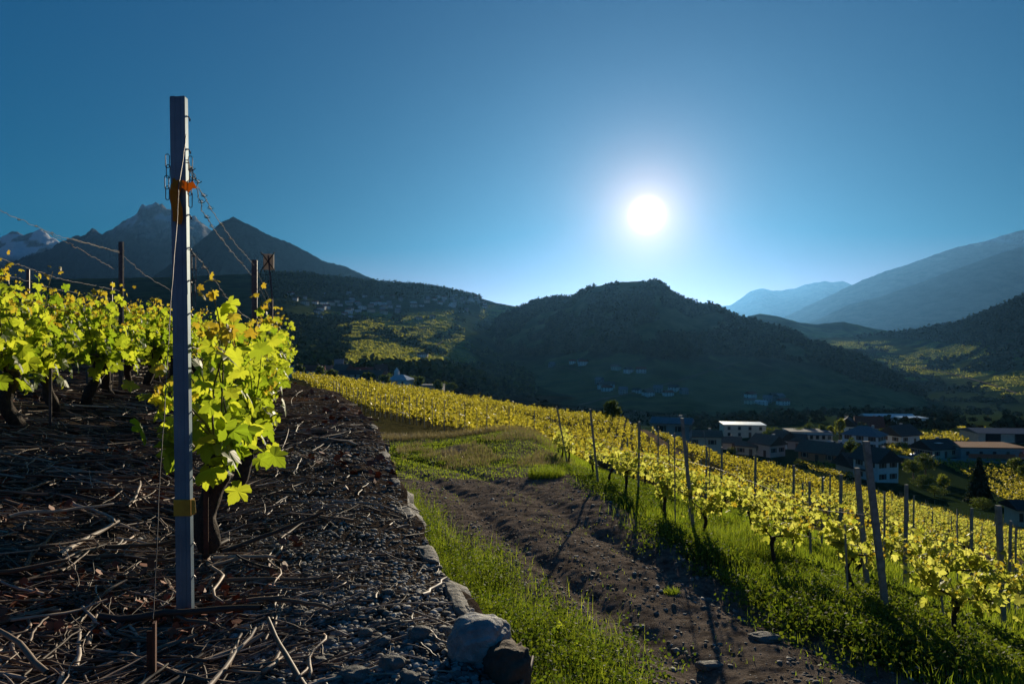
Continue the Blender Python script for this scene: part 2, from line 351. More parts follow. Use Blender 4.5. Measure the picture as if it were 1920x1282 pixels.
# ------------------------------------------------------------------ the lower ground sheet
def grid_faces(nr, nc):
    i = np.arange(nr - 1)[:, None] * nc; j = np.arange(nc - 1)[None, :]
    return np.stack([i + j, i + j + 1, i + nc + j + 1, i + nc + j], -1).reshape(-1, 4)
pxs = np.concatenate([np.arange(-1400, 560, 40), np.arange(560, 1960, 4.0), np.arange(1960, 3300, 40)])
ds = np.concatenate([np.linspace(-6, 4.2, 12), np.geomspace(4.6, 32, 330), np.geomspace(32.6, 400, 190), np.geomspace(420, 1000, 20), np.geomspace(1500, 42000, 8)])
PX, DD = np.meshgrid(pxs, ds)
SP = np.maximum(DD, 4.6)
GX = (PX - CX) / F * SP; GY = DD
GZ = ground(GX.ravel(), GY.ravel())
gx, gy = GX.ravel(), GY.ravel()
m_grass = np.zeros(len(gx)); m_dry = np.zeros(len(gx)); m_meadow = np.zeros(len(gx))
ex = edge_x(gy); rx = r1_x(gy)
def strip_w(y): return np.interp(y, [4, 5.6, 8, 11, 14, 17, 20], [1.75, 1.7, 1.5, 1.2, 1.1, 0.9, 0.8])
nf = 1 - sstep(24, 30, gy)
wedge = 1 - sstep(-0.3, 0.3, gx - ex - strip_w(gy) + 0.5 * fbm(gx * .8, gy * .8, 3, 21))
rite = sstep(-0.4, 0.4, gx - (rx - np.interp(gy, [5, 6, 8, 11.3, 17, 22], [1.7, 1.8, 1.4, 0.8, 0.5, 0.4])) + 0.7 * fbm(gx * .7, gy * .7, 3, 33))
mossy = sstep(17, 21, gy) * (1 - sstep(27, 29, gy)) * sstep(-0.1, 0.25, fbm(gx * 0.5, gy * 0.22, 3, 8) + 0.1)
dryp = sstep(19, 22, gy) * (1 - sstep(27, 29.5, gy)) * sstep(-1.5, 0.5, gx + 0.5 * fbm(gx, gy, 2, 2)) * (1 - sstep(1.4, 2.0, gx))
m_grass = np.clip(nf * np.maximum(np.maximum(wedge, rite), mossy * 0.8), 0, 1)
m_dry = np.clip(dryp * 0.9, 0, 1)
far = sstep(28, 34, gy)
m_meadow = sstep(88, 112, gy)
m_field = np.clip(far * (1 - m_meadow), 0, 1)
mb = MB(); mb.add(np.stack([gx, gy, GZ], -1), grid_faces(len(ds), len(pxs)))
M['ground'] = groundmat('ground_soil', [
    ('grass', (0.025, 0.045, 0.010), (0.06, 0.09, 0.018)),
    ('dry', (0.13, 0.105, 0.07), (0.24, 0.20, 0.14)),
    ('field', (0.045, 0.050, 0.015), (0.12, 0.095, 0.045)),
    ('meadow', (0.012, 0.026, 0.012), (0.035, 0.055, 0.02))],
    ((0.075, 0.060, 0.050), (0.29, 0.235, 0.195)), bump=1.0, bscale=22, bdist=0.06, nscale=6)
g_o = mb.build('ground', M['ground'], smooth=True); tag(g_o, kind='structure')
setattr_f(g_o, 'grass', m_grass); setattr_f(g_o, 'dry', m_dry); setattr_f(g_o, 'meadow', m_meadow); setattr_f(g_o, 'field', m_field)

# ------------------------------------------------------------------ the upper terrace on the left
def row_x(y, t=0.0): return -0.41 - 0.32 * y - 1.05 * t
def row_t(x, y): return (-0.41 - 0.32 * y - x) / 1.05
def terrace(x, y):
    x = np.atleast_1d(np.asarray(x, float)); y = np.atleast_1d(np.asarray(y, float))
    t = row_t(x, y)
    z = 0.24 * np.clip(t - 0.2, 0, 2.2) + 0.05 * np.clip(t - 2.4, 0, 60)
    z = z - 0.018 * np.clip(y - 17, 0, 60) ** 1.6
    z = z + 0.03 * fbm(x * 0.9, y * 0.9, 3, 41) + 0.012 * fbm(x * 6, y * 6, 3, 45)
    ed = x - edge_x(y); z = z - 0.06 * sstep(-0.35, 0.05, ed)
    return z
def tz(x, y): return float(terrace(x, y)[0])
ty = np.concatenate([np.linspace(-3, 0.9, 8), np.geomspace(1.0, 34, 330)])
off = np.concatenate([np.linspace(0, 3, 150), np.geomspace(3.04, 40, 90)])
OY, OO = np.meshgrid(ty, off, indexing='ij')
wob = 0.05 * fbm(OY * 2.2, OY * 0 + 3, 3, 51)
TX = edge_x(OY) + wob * np.exp(-OO * 2) - OO; TY = OY
TZ = terrace(TX.ravel(), TY.ravel()).reshape(TX.shape)
dn = np.clip((OY - 28) / 6, 0, 1); TZ = TZ - dn * 6
# first column repeated low down: the cut face of the terrace behind the wall
TX = np.concatenate([TX[:, :1], TX], 1); TY = np.concatenate([TY[:, :1], TY], 1); TZ = np.concatenate([TZ[:, :1] - 3.4, TZ], 1)
mb = MB(); mb.add(np.stack([TX, TY, TZ], -1).reshape(-1, 3), grid_faces(TX.shape[0], TX.shape[1])[:, ::-1])
M['terrace'] = groundmat('terrace_soil', [('litter', (0.10, 0.055, 0.035), (0.17, 0.095, 0.06))],
    ((0.035, 0.026, 0.020), (0.115, 0.088, 0.070)), bump=1.0, bscale=30, bdist=0.03, nscale=7)
t_o = mb.build('terrace_ground', M['terrace'], smooth=True); tag(t_o, kind='structure')
setattr_f(t_o, 'litter', sstep(0.0, 0.5, fbm(TX.ravel() * .5, TY.ravel() * .5, 3, 61)) * 0.6)

# retaining wall of rough stones along the terrace edge
def rock_np(cx, cy, cz, sx, sy, sz, seed, sub=2):
    V, Fc = ICO[sub]; V = V.copy()
    n = fbm(V[:, 0] * 1.3 + seed * 3.1, V[:, 1] * 1.3 + V[:, 2] * 1.7 + seed, 3, seed % 97)
    V = np.sign(V) * np.abs(V) ** 0.62
    V = V * (1 + 0.35 * n)[:, None]
    a = (seed * 1.7) % 6.28; c, s = math.cos(a), math.sin(a)
    V = V * np.array([1, 1, 1]); V = V @ np.array([[c, s, 0], [-s, c, 0], [0, 0, 1]])
    return V * np.array([sx, sy, sz]) + np.array([cx, cy, cz]), Fc
def make_ico():
    t = (1 + 5 ** .5) / 2
    v = [(-1, t, 0), (1, t, 0), (-1, -t, 0), (1, -t, 0), (0, -1, t), (0, 1, t), (0, -1, -t), (0, 1, -t), (t, 0, -1), (t, 0, 1), (-t, 0, -1), (-t, 0, 1)]
    f = [(0, 11, 5), (0, 5, 1), (0, 1, 7), (0, 7, 10), (0, 10, 11), (1, 5, 9), (5, 11, 4), (11, 10, 2), (10, 7, 6), (7, 1, 8), (3, 9, 4), (3, 4, 2), (3, 2, 6), (3, 6, 8), (3, 8, 9), (4, 9, 5), (2, 4, 11), (6, 2, 10), (8, 6, 7), (9, 8, 1)]
    out = []
    v = [tuple(np.array(p) / np.linalg.norm(p)) for p in v]
    out.append((np.array(v), np.array(f)))
    for _ in range(4):
        cache = {}; v = [tuple(p) for p in v]; nf_ = []
        def mid(a, b):
            k = (min(a, b), max(a, b))
            if k not in cache:
                p = (np.array(v[a]) + np.array(v[b])) / 2; v.append(tuple(p / np.linalg.norm(p))); cache[k] = len(v) - 1
            return cache[k]
        for a, b, c in f:
            x, y, z = mid(a, b), mid(b, c), mid(c, a); nf_ += [(a, x, z), (b, y, x), (c, z, y), (x, y, z)]
        f = nf_; out.append((np.array(v), np.array(f)))
    return out
ICO = make_ico()
mb = MB(); k = 0; y = 1.2
while y < 24:
    hgt = 0.0; bot = gz(edge_x(y) + 0.3, max(y, 4.6)) - 0.15
    z = -0.24; top = False
    if 1.9 < y < 2.7: z = -0.30; top = False
    while z > bot:
        sz = rnd.uniform(0.09, 0.16); sx = rnd.uniform(0.09, 0.14); sy = rnd.uniform(0.14, 0.26)
        if top: sx *= 0.55; sz *= 0.55; sy *= 0.8
        k += 1
        mb.add(*rock_np(edge_x(y) - 0.03 + rnd.uniform(-.03, .03) + 0.03 * (-z), y + rnd.uniform(-.06, .06), z - sz * 0.8, sx, sy, sz, k, 2 if y < 9 else 1))
        z -= sz * 1.75; top = False
    y += rnd.uniform(0.24, 0.36)
wl = mb.build('retaining_wall', M['stone'], smooth=True); tag(wl, 'rough grey stone retaining wall holding up the gravel terrace beside the track', 'wall')

# ------------------------------------------------------------------ hills and mountains (real distances, in metres)
def hill(name, cols, mat, px_step=4.0, nst=90, amp=1.5, ridge_amp=0.8, seed=0, back=1.0, nfreq=6.0, smooth=90):
    """cols: (photo x, [(distance, photo y) from the foot to the ridge]); every column has as many stations"""
    cpx = np.array([c[0] for c in cols], float); ns = len(cols[0][1])
    Dk = np.array([[s[0] for s in c[1]] for c in cols], float); Yk = np.array([[s[1] for s in c[1]] for c in cols], float)
    px = np.arange(cpx[0], cpx[-1] + 0.1, px_step)
    Dp = np.stack([np.interp(px, cpx, Dk[:, i]) for i in range(ns)]); Yp = np.stack([np.interp(px, cpx, Yk[:, i]) for i in range(ns)])
    kw = max(3, int(smooth / px_step)) | 1; ker = np.hanning(kw + 2)[1:-1]; ker /= ker.sum()
    def sm(row): return np.convolve(np.pad(row, kw // 2, mode='edge'), ker, 'valid')
    Dp = np.stack([sm(r_) for r_ in Dp]); Yp = np.stack([sm(r_) if i < ns - 1 else r_ for i, r_ in enumerate(Yp)])
    Yp[:-1] = np.maximum(Yp[:-1], Yp[-1] + 1)
    u = np.linspace(0, 1, nst); kk = np.linspace(0, 1, ns)
    D = np.stack([np.interp(u, kk, Dp[:, j]) for j in range(len(px))], 1); Y = np.stack([np.interp(u, kk, Yp[:, j]) for j in range(len(px))], 1)
    # soften the creases between stations
    for _ in range(2):
        Y[1:-1] = (Y[:-2] + 2 * Y[1:-1] + Y[2:]) / 4
    X = (px[None, :] - CX) / F * D
    Z = CZ - (Y - CY) / F * D
    s = D.mean() / F
    env = np.sin(np.pi * np.clip(u, 0, 1))[:, None] ** 0.6
    fr = nfreq / D.mean()
    nz = fbm(X * fr * 6, D * fr * 2.2, 5, seed + 1); rd = 1 - 2 * np.abs(fbm(X * fr * 4, D * fr * 1.5, 4, seed + 9))
    Z = Z + amp * s * 9 * env * (0.55 * nz + 0.45 * (rd - 0.6))
    Z = Z + ridge_amp * s * 2.2 * fbm(X / s / 14, D / s / 60, 4, seed + 5, gain=0.6) * sstep(0.75, 1, u)[:, None]
    # the far side, falling away behind the ridge
    bd = np.array([1.03, 1.10, 1.22, 1.4, 1.7]); bz = np.array([0.97, 0.8, 0.5, 0.2, 0.0])
    foot = -90.0
    DB = D[-1][None, :] * (1 + (bd - 1) * back)[:, None]
    XB = (px[None, :] - CX) / F * DB; ZB = foot + (Z[-1][None, :] - foot) * bz[:, None]
    D = np.concatenate([D, DB]); X = np.concatenate([X, XB]); Z = np.concatenate([Z, ZB])
    V = np.stack([X, D, Z], -1).reshape(-1, 3)
    mb = MB(); mb.add(V, grid_faces(D.shape[0], len(px)))
    o = mb.build(name, mat, smooth=True); tag(o, kind='structure')
    return o, V, D, X, Z, px, u

def hillmat(name, dark, light, field=None, rock=None, snow=False, nscale=0.02, bdist=8.0, bump=0.7, bscale=None):
    m, N, L, b = newmat(name)
    n = noisetex(N, L, nscale, 8, 'Object', 0.7); r = ramp(N, [(0.35, dark), (0.7, light)]); L.new(n.outputs['Fac'], r.inputs[0]); cur = r.outputs[0]
    if field:
        a = N.new('ShaderNodeAttribute'); a.attribute_name = 'field'
        n3 = noisetex(N, L, nscale * 0.7, 5, 'Object', 0.6)
        r3 = ramp(N, [(0.38, field[0]), (0.5, field[1]), (0.62, field[2])]); L.new(n3.outputs['Fac'], r3.inputs[0])
        mx = N.new('ShaderNodeMixRGB'); L.new(a.outputs['Fac'], mx.inputs[0]); L.new(cur, mx.inputs[1]); L.new(r3.outputs[0], mx.inputs[2]); cur = mx.outputs[0]
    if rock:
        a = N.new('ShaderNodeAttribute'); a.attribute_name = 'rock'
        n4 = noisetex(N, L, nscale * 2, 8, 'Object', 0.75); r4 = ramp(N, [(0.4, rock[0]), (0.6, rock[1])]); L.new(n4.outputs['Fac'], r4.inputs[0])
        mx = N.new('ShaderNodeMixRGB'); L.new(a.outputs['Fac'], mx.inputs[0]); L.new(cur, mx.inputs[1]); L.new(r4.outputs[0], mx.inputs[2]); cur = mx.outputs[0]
    if snow:
        a = N.new('ShaderNodeAttribute'); a.attribute_name = 'snow'
        mx = N.new('ShaderNodeMixRGB'); L.new(a.outputs['Fac'], mx.inputs[0]); L.new(cur, mx.inputs[1]); mx.inputs[2].default_value = (0.8, 0.82, 0.85, 1); cur = mx.outputs[0]
    L.new(cur, b.inputs['Base Color']); b.inputs['Roughness'].default_value = 0.95; b.inputs['Specular IOR Level'].default_value = 0.0
    nb = noisetex(N, L, bscale or nscale * 3, 8, 'Object', 0.7); bp = N.new('ShaderNodeBump')
    bp.inputs['Strength'].default_value = bump; bp.inputs['Distance'].default_value = bdist
    L.new(nb.outputs['Fac'], bp.inputs['Height']); L.new(bp.outputs[0], b.inputs['Normal'])
    return m

def simple(ridge, d_ridge, foot_py, d_foot, bulge=0.5, mids=1):
    out = []
    for i, (px, py) in enumerate(ridge):
        dr = d_ridge(px) if callable(d_ridge) else d_ridge; df = d_foot(px) if callable(d_foot) else d_foot
        fp = foot_py(px) if callable(foot_py) else foot_py
        st = [(df, max(fp, py + 4)), (df + (dr - df) * 0.5, py + (max(fp, py + 4) - py) * bulge), (dr, py)]
        out.append((px, st))
    return out
FOREST = ((0.012, 0.022, 0.012), (0.04, 0.055, 0.022))
M['forest'] = hillmat('forest_slope', *FOREST, nscale=0.03, bdist=6)
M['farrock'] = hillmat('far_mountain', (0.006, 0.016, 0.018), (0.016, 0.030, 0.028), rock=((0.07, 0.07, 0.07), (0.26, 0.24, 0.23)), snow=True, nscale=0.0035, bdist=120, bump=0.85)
M['hillside'] = hillmat('vineyard_hillside', (0.018, 0.030, 0.014), (0.06, 0.08, 0.025), field=((0.05, 0.075, 0.018), (0.10, 0.14, 0.03), (0.17, 0.20, 0.05)), nscale=0.018, bdist=3, bump=0.3)

# far left snow mountain
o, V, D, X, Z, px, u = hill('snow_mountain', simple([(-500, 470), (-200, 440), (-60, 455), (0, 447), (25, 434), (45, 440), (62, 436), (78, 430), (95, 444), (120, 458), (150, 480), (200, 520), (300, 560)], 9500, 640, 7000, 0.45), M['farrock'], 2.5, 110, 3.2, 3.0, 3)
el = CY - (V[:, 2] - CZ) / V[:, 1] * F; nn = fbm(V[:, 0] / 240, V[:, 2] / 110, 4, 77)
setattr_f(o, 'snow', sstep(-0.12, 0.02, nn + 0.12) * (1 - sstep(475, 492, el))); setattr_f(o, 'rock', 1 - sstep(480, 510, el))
# great rocky mountain
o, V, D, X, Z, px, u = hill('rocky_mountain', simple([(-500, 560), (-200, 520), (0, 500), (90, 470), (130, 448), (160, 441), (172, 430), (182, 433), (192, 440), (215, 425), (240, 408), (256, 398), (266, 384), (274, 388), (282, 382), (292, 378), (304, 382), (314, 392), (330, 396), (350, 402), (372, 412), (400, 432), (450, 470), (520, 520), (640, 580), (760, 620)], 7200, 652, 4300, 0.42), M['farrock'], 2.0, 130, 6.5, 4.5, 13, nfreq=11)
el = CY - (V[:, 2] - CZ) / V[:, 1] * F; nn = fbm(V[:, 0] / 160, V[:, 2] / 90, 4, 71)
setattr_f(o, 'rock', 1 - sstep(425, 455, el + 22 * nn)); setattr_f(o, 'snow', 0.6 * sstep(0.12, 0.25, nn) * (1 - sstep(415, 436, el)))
# dark wooded ridge
o, V, D, X, Z, px, u = hill('wooded_mountain', simple([(120, 600), (260, 540), (340, 480), (385, 444), (412, 418), (437, 407), (452, 414), (490, 434), (530, 450), (570, 470), (610, 490), (650, 500), (680, 514), (716, 530), (740, 550), (800, 590), (900, 610)], 4200, 655, 2500, 0.45), M['farrock'], 2.0, 110, 5.0, 1.6, 23, nfreq=10)
setattr_f(o, 'rock', np.zeros(len(V))); setattr_f(o, 'snow', np.zeros(len(V)))

# terraced hill with the upper village
cols = [
 (-900, [(500, 700), (650, 670), (800, 640), (1000, 600), (1250, 560), (1500, 540)]),
 (300,  [(500, 700), (650, 680), (800, 650), (1000, 600), (1300, 550), (1700, 520)]),
 (500,  [(520, 698), (700, 682), (850, 655), (1050, 600), (1350, 555), (1750, 512)]),
 (560,  [(520, 698), (700, 680), (880, 650), (1120, 598), (1450, 562), (1800, 514)]),
 (620,  [(520, 700), (760, 668), (1050, 630), (1380, 594), (1600, 566), (1900, 520)]),
 (700,  [(520, 702), (800, 662), (1080, 628), (1400, 598), (1700, 562), (2000, 529)]),
 (760,  [(520, 706), (800, 672), (1080, 638), (1400, 604), (1750, 566), (2050, 533)]),
 (820,  [(520, 714), (760, 688), (1000, 660), (1350, 610), (1800, 566), (2050, 539)]),
 (880,  [(520, 724), (720, 712), (950, 688), (1300, 622), (1750, 580), (2000, 552)]),
 (930,  [(560, 735), (760, 722), (1000, 700), (1350, 650), (1750, 594), (1950, 568)]),
 (1000, [(700, 740), (900, 726), (1150, 700), (1450, 660), (1750, 610), (1900, 580)]),
 (1100, [(800, 745), (1000, 730), (1200, 710), (1500, 670), (1750, 640), (1900, 620)])]
HV = hill('village_hill', cols, M['hillside'], 2.0, 170, 0.35, 0.5, 33, nfreq=9)
o, V, D, X, Z, px, u = HV
ppx = V[:, 0] / V[:, 1] * F + CX; el = CY - (V[:, 2] - CZ) / V[:, 1] * F
terr = fbm(V[:, 0] / 90, V[:, 1] / 45, 3, 91)
fm = sstep(560, 640, ppx + 40 * terr) * (1 - sstep(850, 900, ppx - 0.35 * (el - 640) + 20 * terr)) * sstep(578, 590, el + 8 * terr) * (1 - sstep(700, 712, el))
fm2 = sstep(900, 920, ppx) * (1 - sstep(960, 980, ppx)) * sstep(570, 578, el) * (1 - sstep(596, 602, el))
hedge = 1 - 0.75 * (np.abs(fbm(V[:, 0] / 70 + V[:, 1] / 300, V[:, 1] / 60, 3, 95)) < 0.045)
setattr_f(o, 'field', np.clip(np.maximum(fm, fm2) * hedge, 0, 1))

# right-hand distant ranges, furthest first
M['haze_range'] = M['farrock']
def plain_rock(o, n):
    setattr_f(o, 'rock', np.full(n, 0.12)); setattr_f(o, 'snow', np.zeros(n))
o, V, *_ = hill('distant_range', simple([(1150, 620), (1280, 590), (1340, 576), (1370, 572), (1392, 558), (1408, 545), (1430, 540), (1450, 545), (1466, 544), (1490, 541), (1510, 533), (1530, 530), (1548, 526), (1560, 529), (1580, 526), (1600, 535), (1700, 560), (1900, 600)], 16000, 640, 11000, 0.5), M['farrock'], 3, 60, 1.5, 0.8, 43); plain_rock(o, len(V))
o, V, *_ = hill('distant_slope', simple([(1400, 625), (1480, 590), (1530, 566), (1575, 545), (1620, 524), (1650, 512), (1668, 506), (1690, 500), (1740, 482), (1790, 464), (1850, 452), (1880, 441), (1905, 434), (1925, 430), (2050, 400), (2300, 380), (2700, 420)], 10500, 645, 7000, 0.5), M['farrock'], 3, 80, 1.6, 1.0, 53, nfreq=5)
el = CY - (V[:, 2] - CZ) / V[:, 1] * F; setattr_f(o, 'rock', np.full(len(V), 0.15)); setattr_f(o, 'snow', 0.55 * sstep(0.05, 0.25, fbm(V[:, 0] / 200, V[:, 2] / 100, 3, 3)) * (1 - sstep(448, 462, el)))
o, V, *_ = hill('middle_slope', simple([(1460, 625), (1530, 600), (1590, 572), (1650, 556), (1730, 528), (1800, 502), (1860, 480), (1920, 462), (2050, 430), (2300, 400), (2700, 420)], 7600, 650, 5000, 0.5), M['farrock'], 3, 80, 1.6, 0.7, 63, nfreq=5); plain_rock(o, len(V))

# hills beyond the mound with golden vineyards
o, V, *_ = hill('bare_hill', [
 (1300, [(1500, 700), (1900, 660), (2300, 640), (2600, 625)]),
 (1380, [(1500, 690), (1900, 650), (2300, 620), (2600, 604)]),
 (1405, [(1500, 690), (1900, 648), (2300, 610), (2600, 592)]),
 (1425, [(1500, 690), (1900, 648), (2300, 608), (2600, 588)]),
 (1455, [(1500, 690), (1900, 648), (2300, 610), (2600, 592)]),
 (1500, [(1500, 700), (1900, 655), (2300, 624), (2600, 605)]),
 (1530, [(1500, 700), (1900, 660), (2300, 636), (2600, 608)]),
 (1580, [(1500, 700), (1900, 664), (2300, 638), (2600, 603)]),
 (1640, [(1500, 700), (1900, 670), (2300, 644), (2600, 616)]),
 (1700, [(1500, 700), (1900, 674), (2300, 648), (2600, 625)]),
 (1900, [(1500, 700), (1900, 680), (2300, 655), (2600, 632)])], M['hillside'], 3, 80, 1.2, 0.6, 73)
ppx = V[:, 0] / V[:, 1] * F + CX; el = CY - (V[:, 2] - CZ) / V[:, 1] * F
setattr_f(o, 'field', sstep(608, 622, el + 10 * fbm(V[:, 0] / 120, V[:, 1] / 60, 3, 7)) * 0.8)
HR = hill('vineyard_hill', [
 (1380, [(820, 800), (1000, 750), (1300, 700), (1600, 665), (1900, 640), (2100, 628)]),
 (1500, [(820, 795), (1000, 755), (1300, 705), (1600, 668), (1900, 645), (2100, 636)]),
 (1600, [(820, 790), (1000, 752), (1300, 706), (1600, 672), (1900, 648), (2100, 632)]),
 (1700, [(820, 788), (1000, 752), (1300, 708), (1600, 676), (1800, 650), (1950, 622)]),
 (1760, [(820, 786), (1000, 750), (1300, 708), (1600, 672), (1750, 640), (1850, 612)]),
 (1800, [(820, 784), (1000, 748), (1300, 706), (1550, 668), (1700, 630), (1800, 604)]),
 (1850, [(820, 784), (1000, 746), (1250, 704), (1450, 662), (1600, 615), (1700, 585)]),
 (1920, [(820, 782), (1000, 744), (1200, 700), (1400, 648), (1500, 595), (1600, 556)]),
 (2100, [(820, 780), (1000, 740), (1200, 690), (1400, 620), (1500, 560), (1600, 500)]),
 (2700, [(820, 780), (1000, 740), (1200, 690), (1400, 600), (1500, 540), (1600, 470)])], M['hillside'], 3, 150, 0.5, 0.5, 83, nfreq=8)
o, V, *_ = HR
ppx = V[:, 0] / V[:, 1] * F + CX; el = CY - (V[:, 2] - CZ) / V[:, 1] * F
n1 = fbm(V[:, 0] / 80, V[:, 1] / 90, 3, 17); band = fbm(V[:, 0] / 160, V[:, 1] / 40, 3, 19)
setattr_f(o, 'field', sstep(-0.22, 0.0, n1 + 0.6 * band + 0.12) * sstep(632, 650, el) * (1 - sstep(775, 790, el)))

# the wooded mound under the sun
ridge = [(820, 700), (880, 655), (930, 600), (960, 583), (985, 574), (1000, 566), (1030, 560), (1045, 558), (1070, 559), (1085, 552), (1110, 538), (1150, 530), (1200, 527), (1235, 531), (1262, 545), (1285, 561), (1310, 573), (1345, 577), (1370, 592), (1400, 600), (1440, 612), (1480, 622), (1520, 641), (1560, 655), (1600, 666), (1640, 686), (1690, 712), (1730, 742), (1770, 768), (1810, 786), (1850, 798)]
cols = []
for q, (a, b_) in enumerate(ridge):
    dr = np.interp(a, [850, 1000, 1200, 1500, 1700, 1850], [1500, 1500, 1350, 1150, 980, 880])
    fp = np.interp(a, [820, 900, 1100, 1400, 1700, 1850], [745, 742, 762, 786, 795, 800])
    df = np.interp(a, [850, 1100, 1400, 1850], [900, 700, 620, 640])
    cols.append((a, [(df, max(fp, b_ + 2)), (df + (dr - df) * .35, b_ + (max(fp, b_ + 2) - b_) * .74), (df + (dr - df) * .7, b_ + (max(fp, b_ + 2) - b_) * .42), (dr, b_)]))
M['mound'] = hillmat('wooded_mound', (0.032, 0.040, 0.020), (0.085, 0.085, 0.04), field=((0.05, 0.07, 0.028), (0.10, 0.11, 0.04), (0.15, 0.145, 0.06)), nscale=0.03, bdist=4, bump=0.3)
HM = hill('wooded_mound', cols, M['mound'], 2.5, 120, 1.1, 1.0, 93)
o, V, *_ = HM
el = CY - (V[:, 2] - CZ) / V[:, 1] * F
setattr_f(o, 'field', np.maximum(sstep(672, 700, el + 14 * fbm(V[:, 0] / 60, V[:, 1] / 60, 3, 7)), 0.8 * sstep(0.15, 0.3, -fbm(V[:, 0] / 45, V[:, 1] / 45, 3, 8))))

# ------------------------------------------------------------------ surfaces of the hills, for what stands on them
def surf_at(H, px, el):
    o, V, D, X, Z, ppx, u = H
    j = int(np.clip(np.searchsorted(ppx, px), 1, len(ppx) - 1)); n = len(u)
    e = CY - (Z[:n, j] - CZ) / D[:n, j] * F
    m = np.minimum.accumulate(e); vis = e <= m + 1e-6
    k = np.where(vis)[0]; i = k[np.argmin(np.abs(e[k] - el))]
    return np.array([(px - CX) / F * D[i, j], D[i, j], Z[i, j]])
def ribbon(name, pts, width, mat, zoff, label=None, subdiv=8, kind='structure'):
    p = np.asarray(pts, float); t = np.linspace(0, len(p) - 1, (len(p) - 1) * subdiv + 1)
    q = np.stack([np.interp(t, np.arange(len(p)), p[:, i]) for i in range(3)], 1)
    d = np.gradient(q, axis=0); nrm = np.stack([-d[:, 1], d[:, 0], 0 * d[:, 0]], 1); nrm /= np.linalg.norm(nrm, axis=1)[:, None] + 1e-9
    V = np.concatenate([q - nrm * width / 2, q + nrm * width / 2]); V[:, 2] += zoff; n = len(q)
    Fc = np.array([[i, i + 1, n + i + 1, n + i] for i in range(n - 1)])
    if np.cross(V[1] - V[0], V[n] - V[0])[2] < 0: Fc = Fc[:, ::-1]
    mb = MB(); mb.add(V, Fc); o = mb.build(name, mat); tag(o, label, kind=kind); return o
def gline(pts, d0, d1, n=10, off=0.0):
    out = []
    t = np.linspace(0, len(pts) - 1, n * (len(pts) - 1) + 1); a = np.array(pts, float)
    for x, y in zip(np.interp(t, np.arange(len(a)), a[:, 0]), np.interp(t, np.arange(len(a)), a[:, 1])):
        d = hit(x, y, d0, d1); X_ = (x - CX) / F * d; out.append([X_, d, gz(X_, d) + off])
    return out
M['asphalt'] = pmat('road_asphalt', (0.16, 0.155, 0.15), (0.10, 0.10, 0.10), 0.6, 0.9, spec=0.05)
M['track'] = pmat('gravel_lane', (0.22, 0.165, 0.12), (0.13, 0.10, 0.07), 1.5, 0.95, spec=0.0, bump=0.5, bscale=6)

for i, (H, pts, wd) in enumerate([
    (HM, [(1085, 762), (1120, 752), (1180, 738), (1240, 724), (1300, 706), (1350, 690), (1385, 678), (1420, 680), (1450, 690)], 5),
    (HM, [(940, 712), (936, 722), (944, 732), (966, 740)], 4),
    (HM, [(1030, 685), (1060, 690), (1090, 698)], 4),
    (HM, [(1160, 700), (1200, 694), (1260, 694)], 6),
    (HV, [(684, 634), (715, 628), (745, 622), (790, 618), (800, 612)], 4.5),
    (HV, [(790, 668), (810, 652), (832, 640)], 3.5),
    (HR, [(1560, 664), (1620, 672), (1700, 684), (1780, 700), (1860, 722), (1910, 740)], 5)]):
    t = np.linspace(0, len(pts) - 1, 5 * len(pts)); a = np.array(pts, float)
    q = [surf_at(H, x, y) for x, y in zip(np.interp(t, np.arange(len(a)), a[:, 0]), np.interp(t, np.arange(len(a)), a[:, 1]))]
    q = np.array(q)
    for _ in range(3): q[1:-1] = (q[:-2] + 2 * q[1:-1] + q[2:]) / 4
    ribbon('valley_road', q, wd, M['track'], 1.2, subdiv=2)

# ------------------------------------------------------------------ leaves, canes, grass: batch builders
half = [(0.0, 0.02), (0.10, -0.14), (0.27, -0.20), (0.34, -0.12), (0.46, -0.06), (0.50, 0.06), (0.42, 0.13), (0.33, 0.20), (0.48, 0.26), (0.52, 0.36), (0.58, 0.46), (0.47, 0.52), (0.36, 0.52), (0.26, 0.50), (0.28, 0.64), (0.20, 0.72), (0.16, 0.84), (0.07, 0.90), (0.0, 1.0)]
def leaf_template(hi=True):
    h = half if hi else [half[i] for i in (0, 2, 5, 7, 10, 13, 15, 18)]
    b = h + [(-x, y) for x, y in h[-2:0:-1]]
    V = [(0, 0.30, 0.0)] + [(x, y, 0) for x, y in b]; V = np.array(V, float)
    V[:, 2] = -0.30 * V[:, 0] ** 2 * 2 - 0.22 * (V[:, 1] - 0.3) ** 2 + 0.05 * np.sin(V[:, 0] * 17) * np.abs(V[:, 0])
    n = len(b); Fc = np.array([[0, 1 + i, 1 + (i + 1) % n] for i in range(n)])
    V[:, 1] -= 0.0
    return V, Fc
LT_HI = leaf_template(True); LT_LO = leaf_template(False)
QUAD = (np.array([(-0.38, 0, 0), (0.38, 0, 0), (0.5, 0.6, -0.08), (0, 1, -0.12), (-0.5, 0.6, -0.08)]), np.array([[0, 1, 2, 3, 4]]))
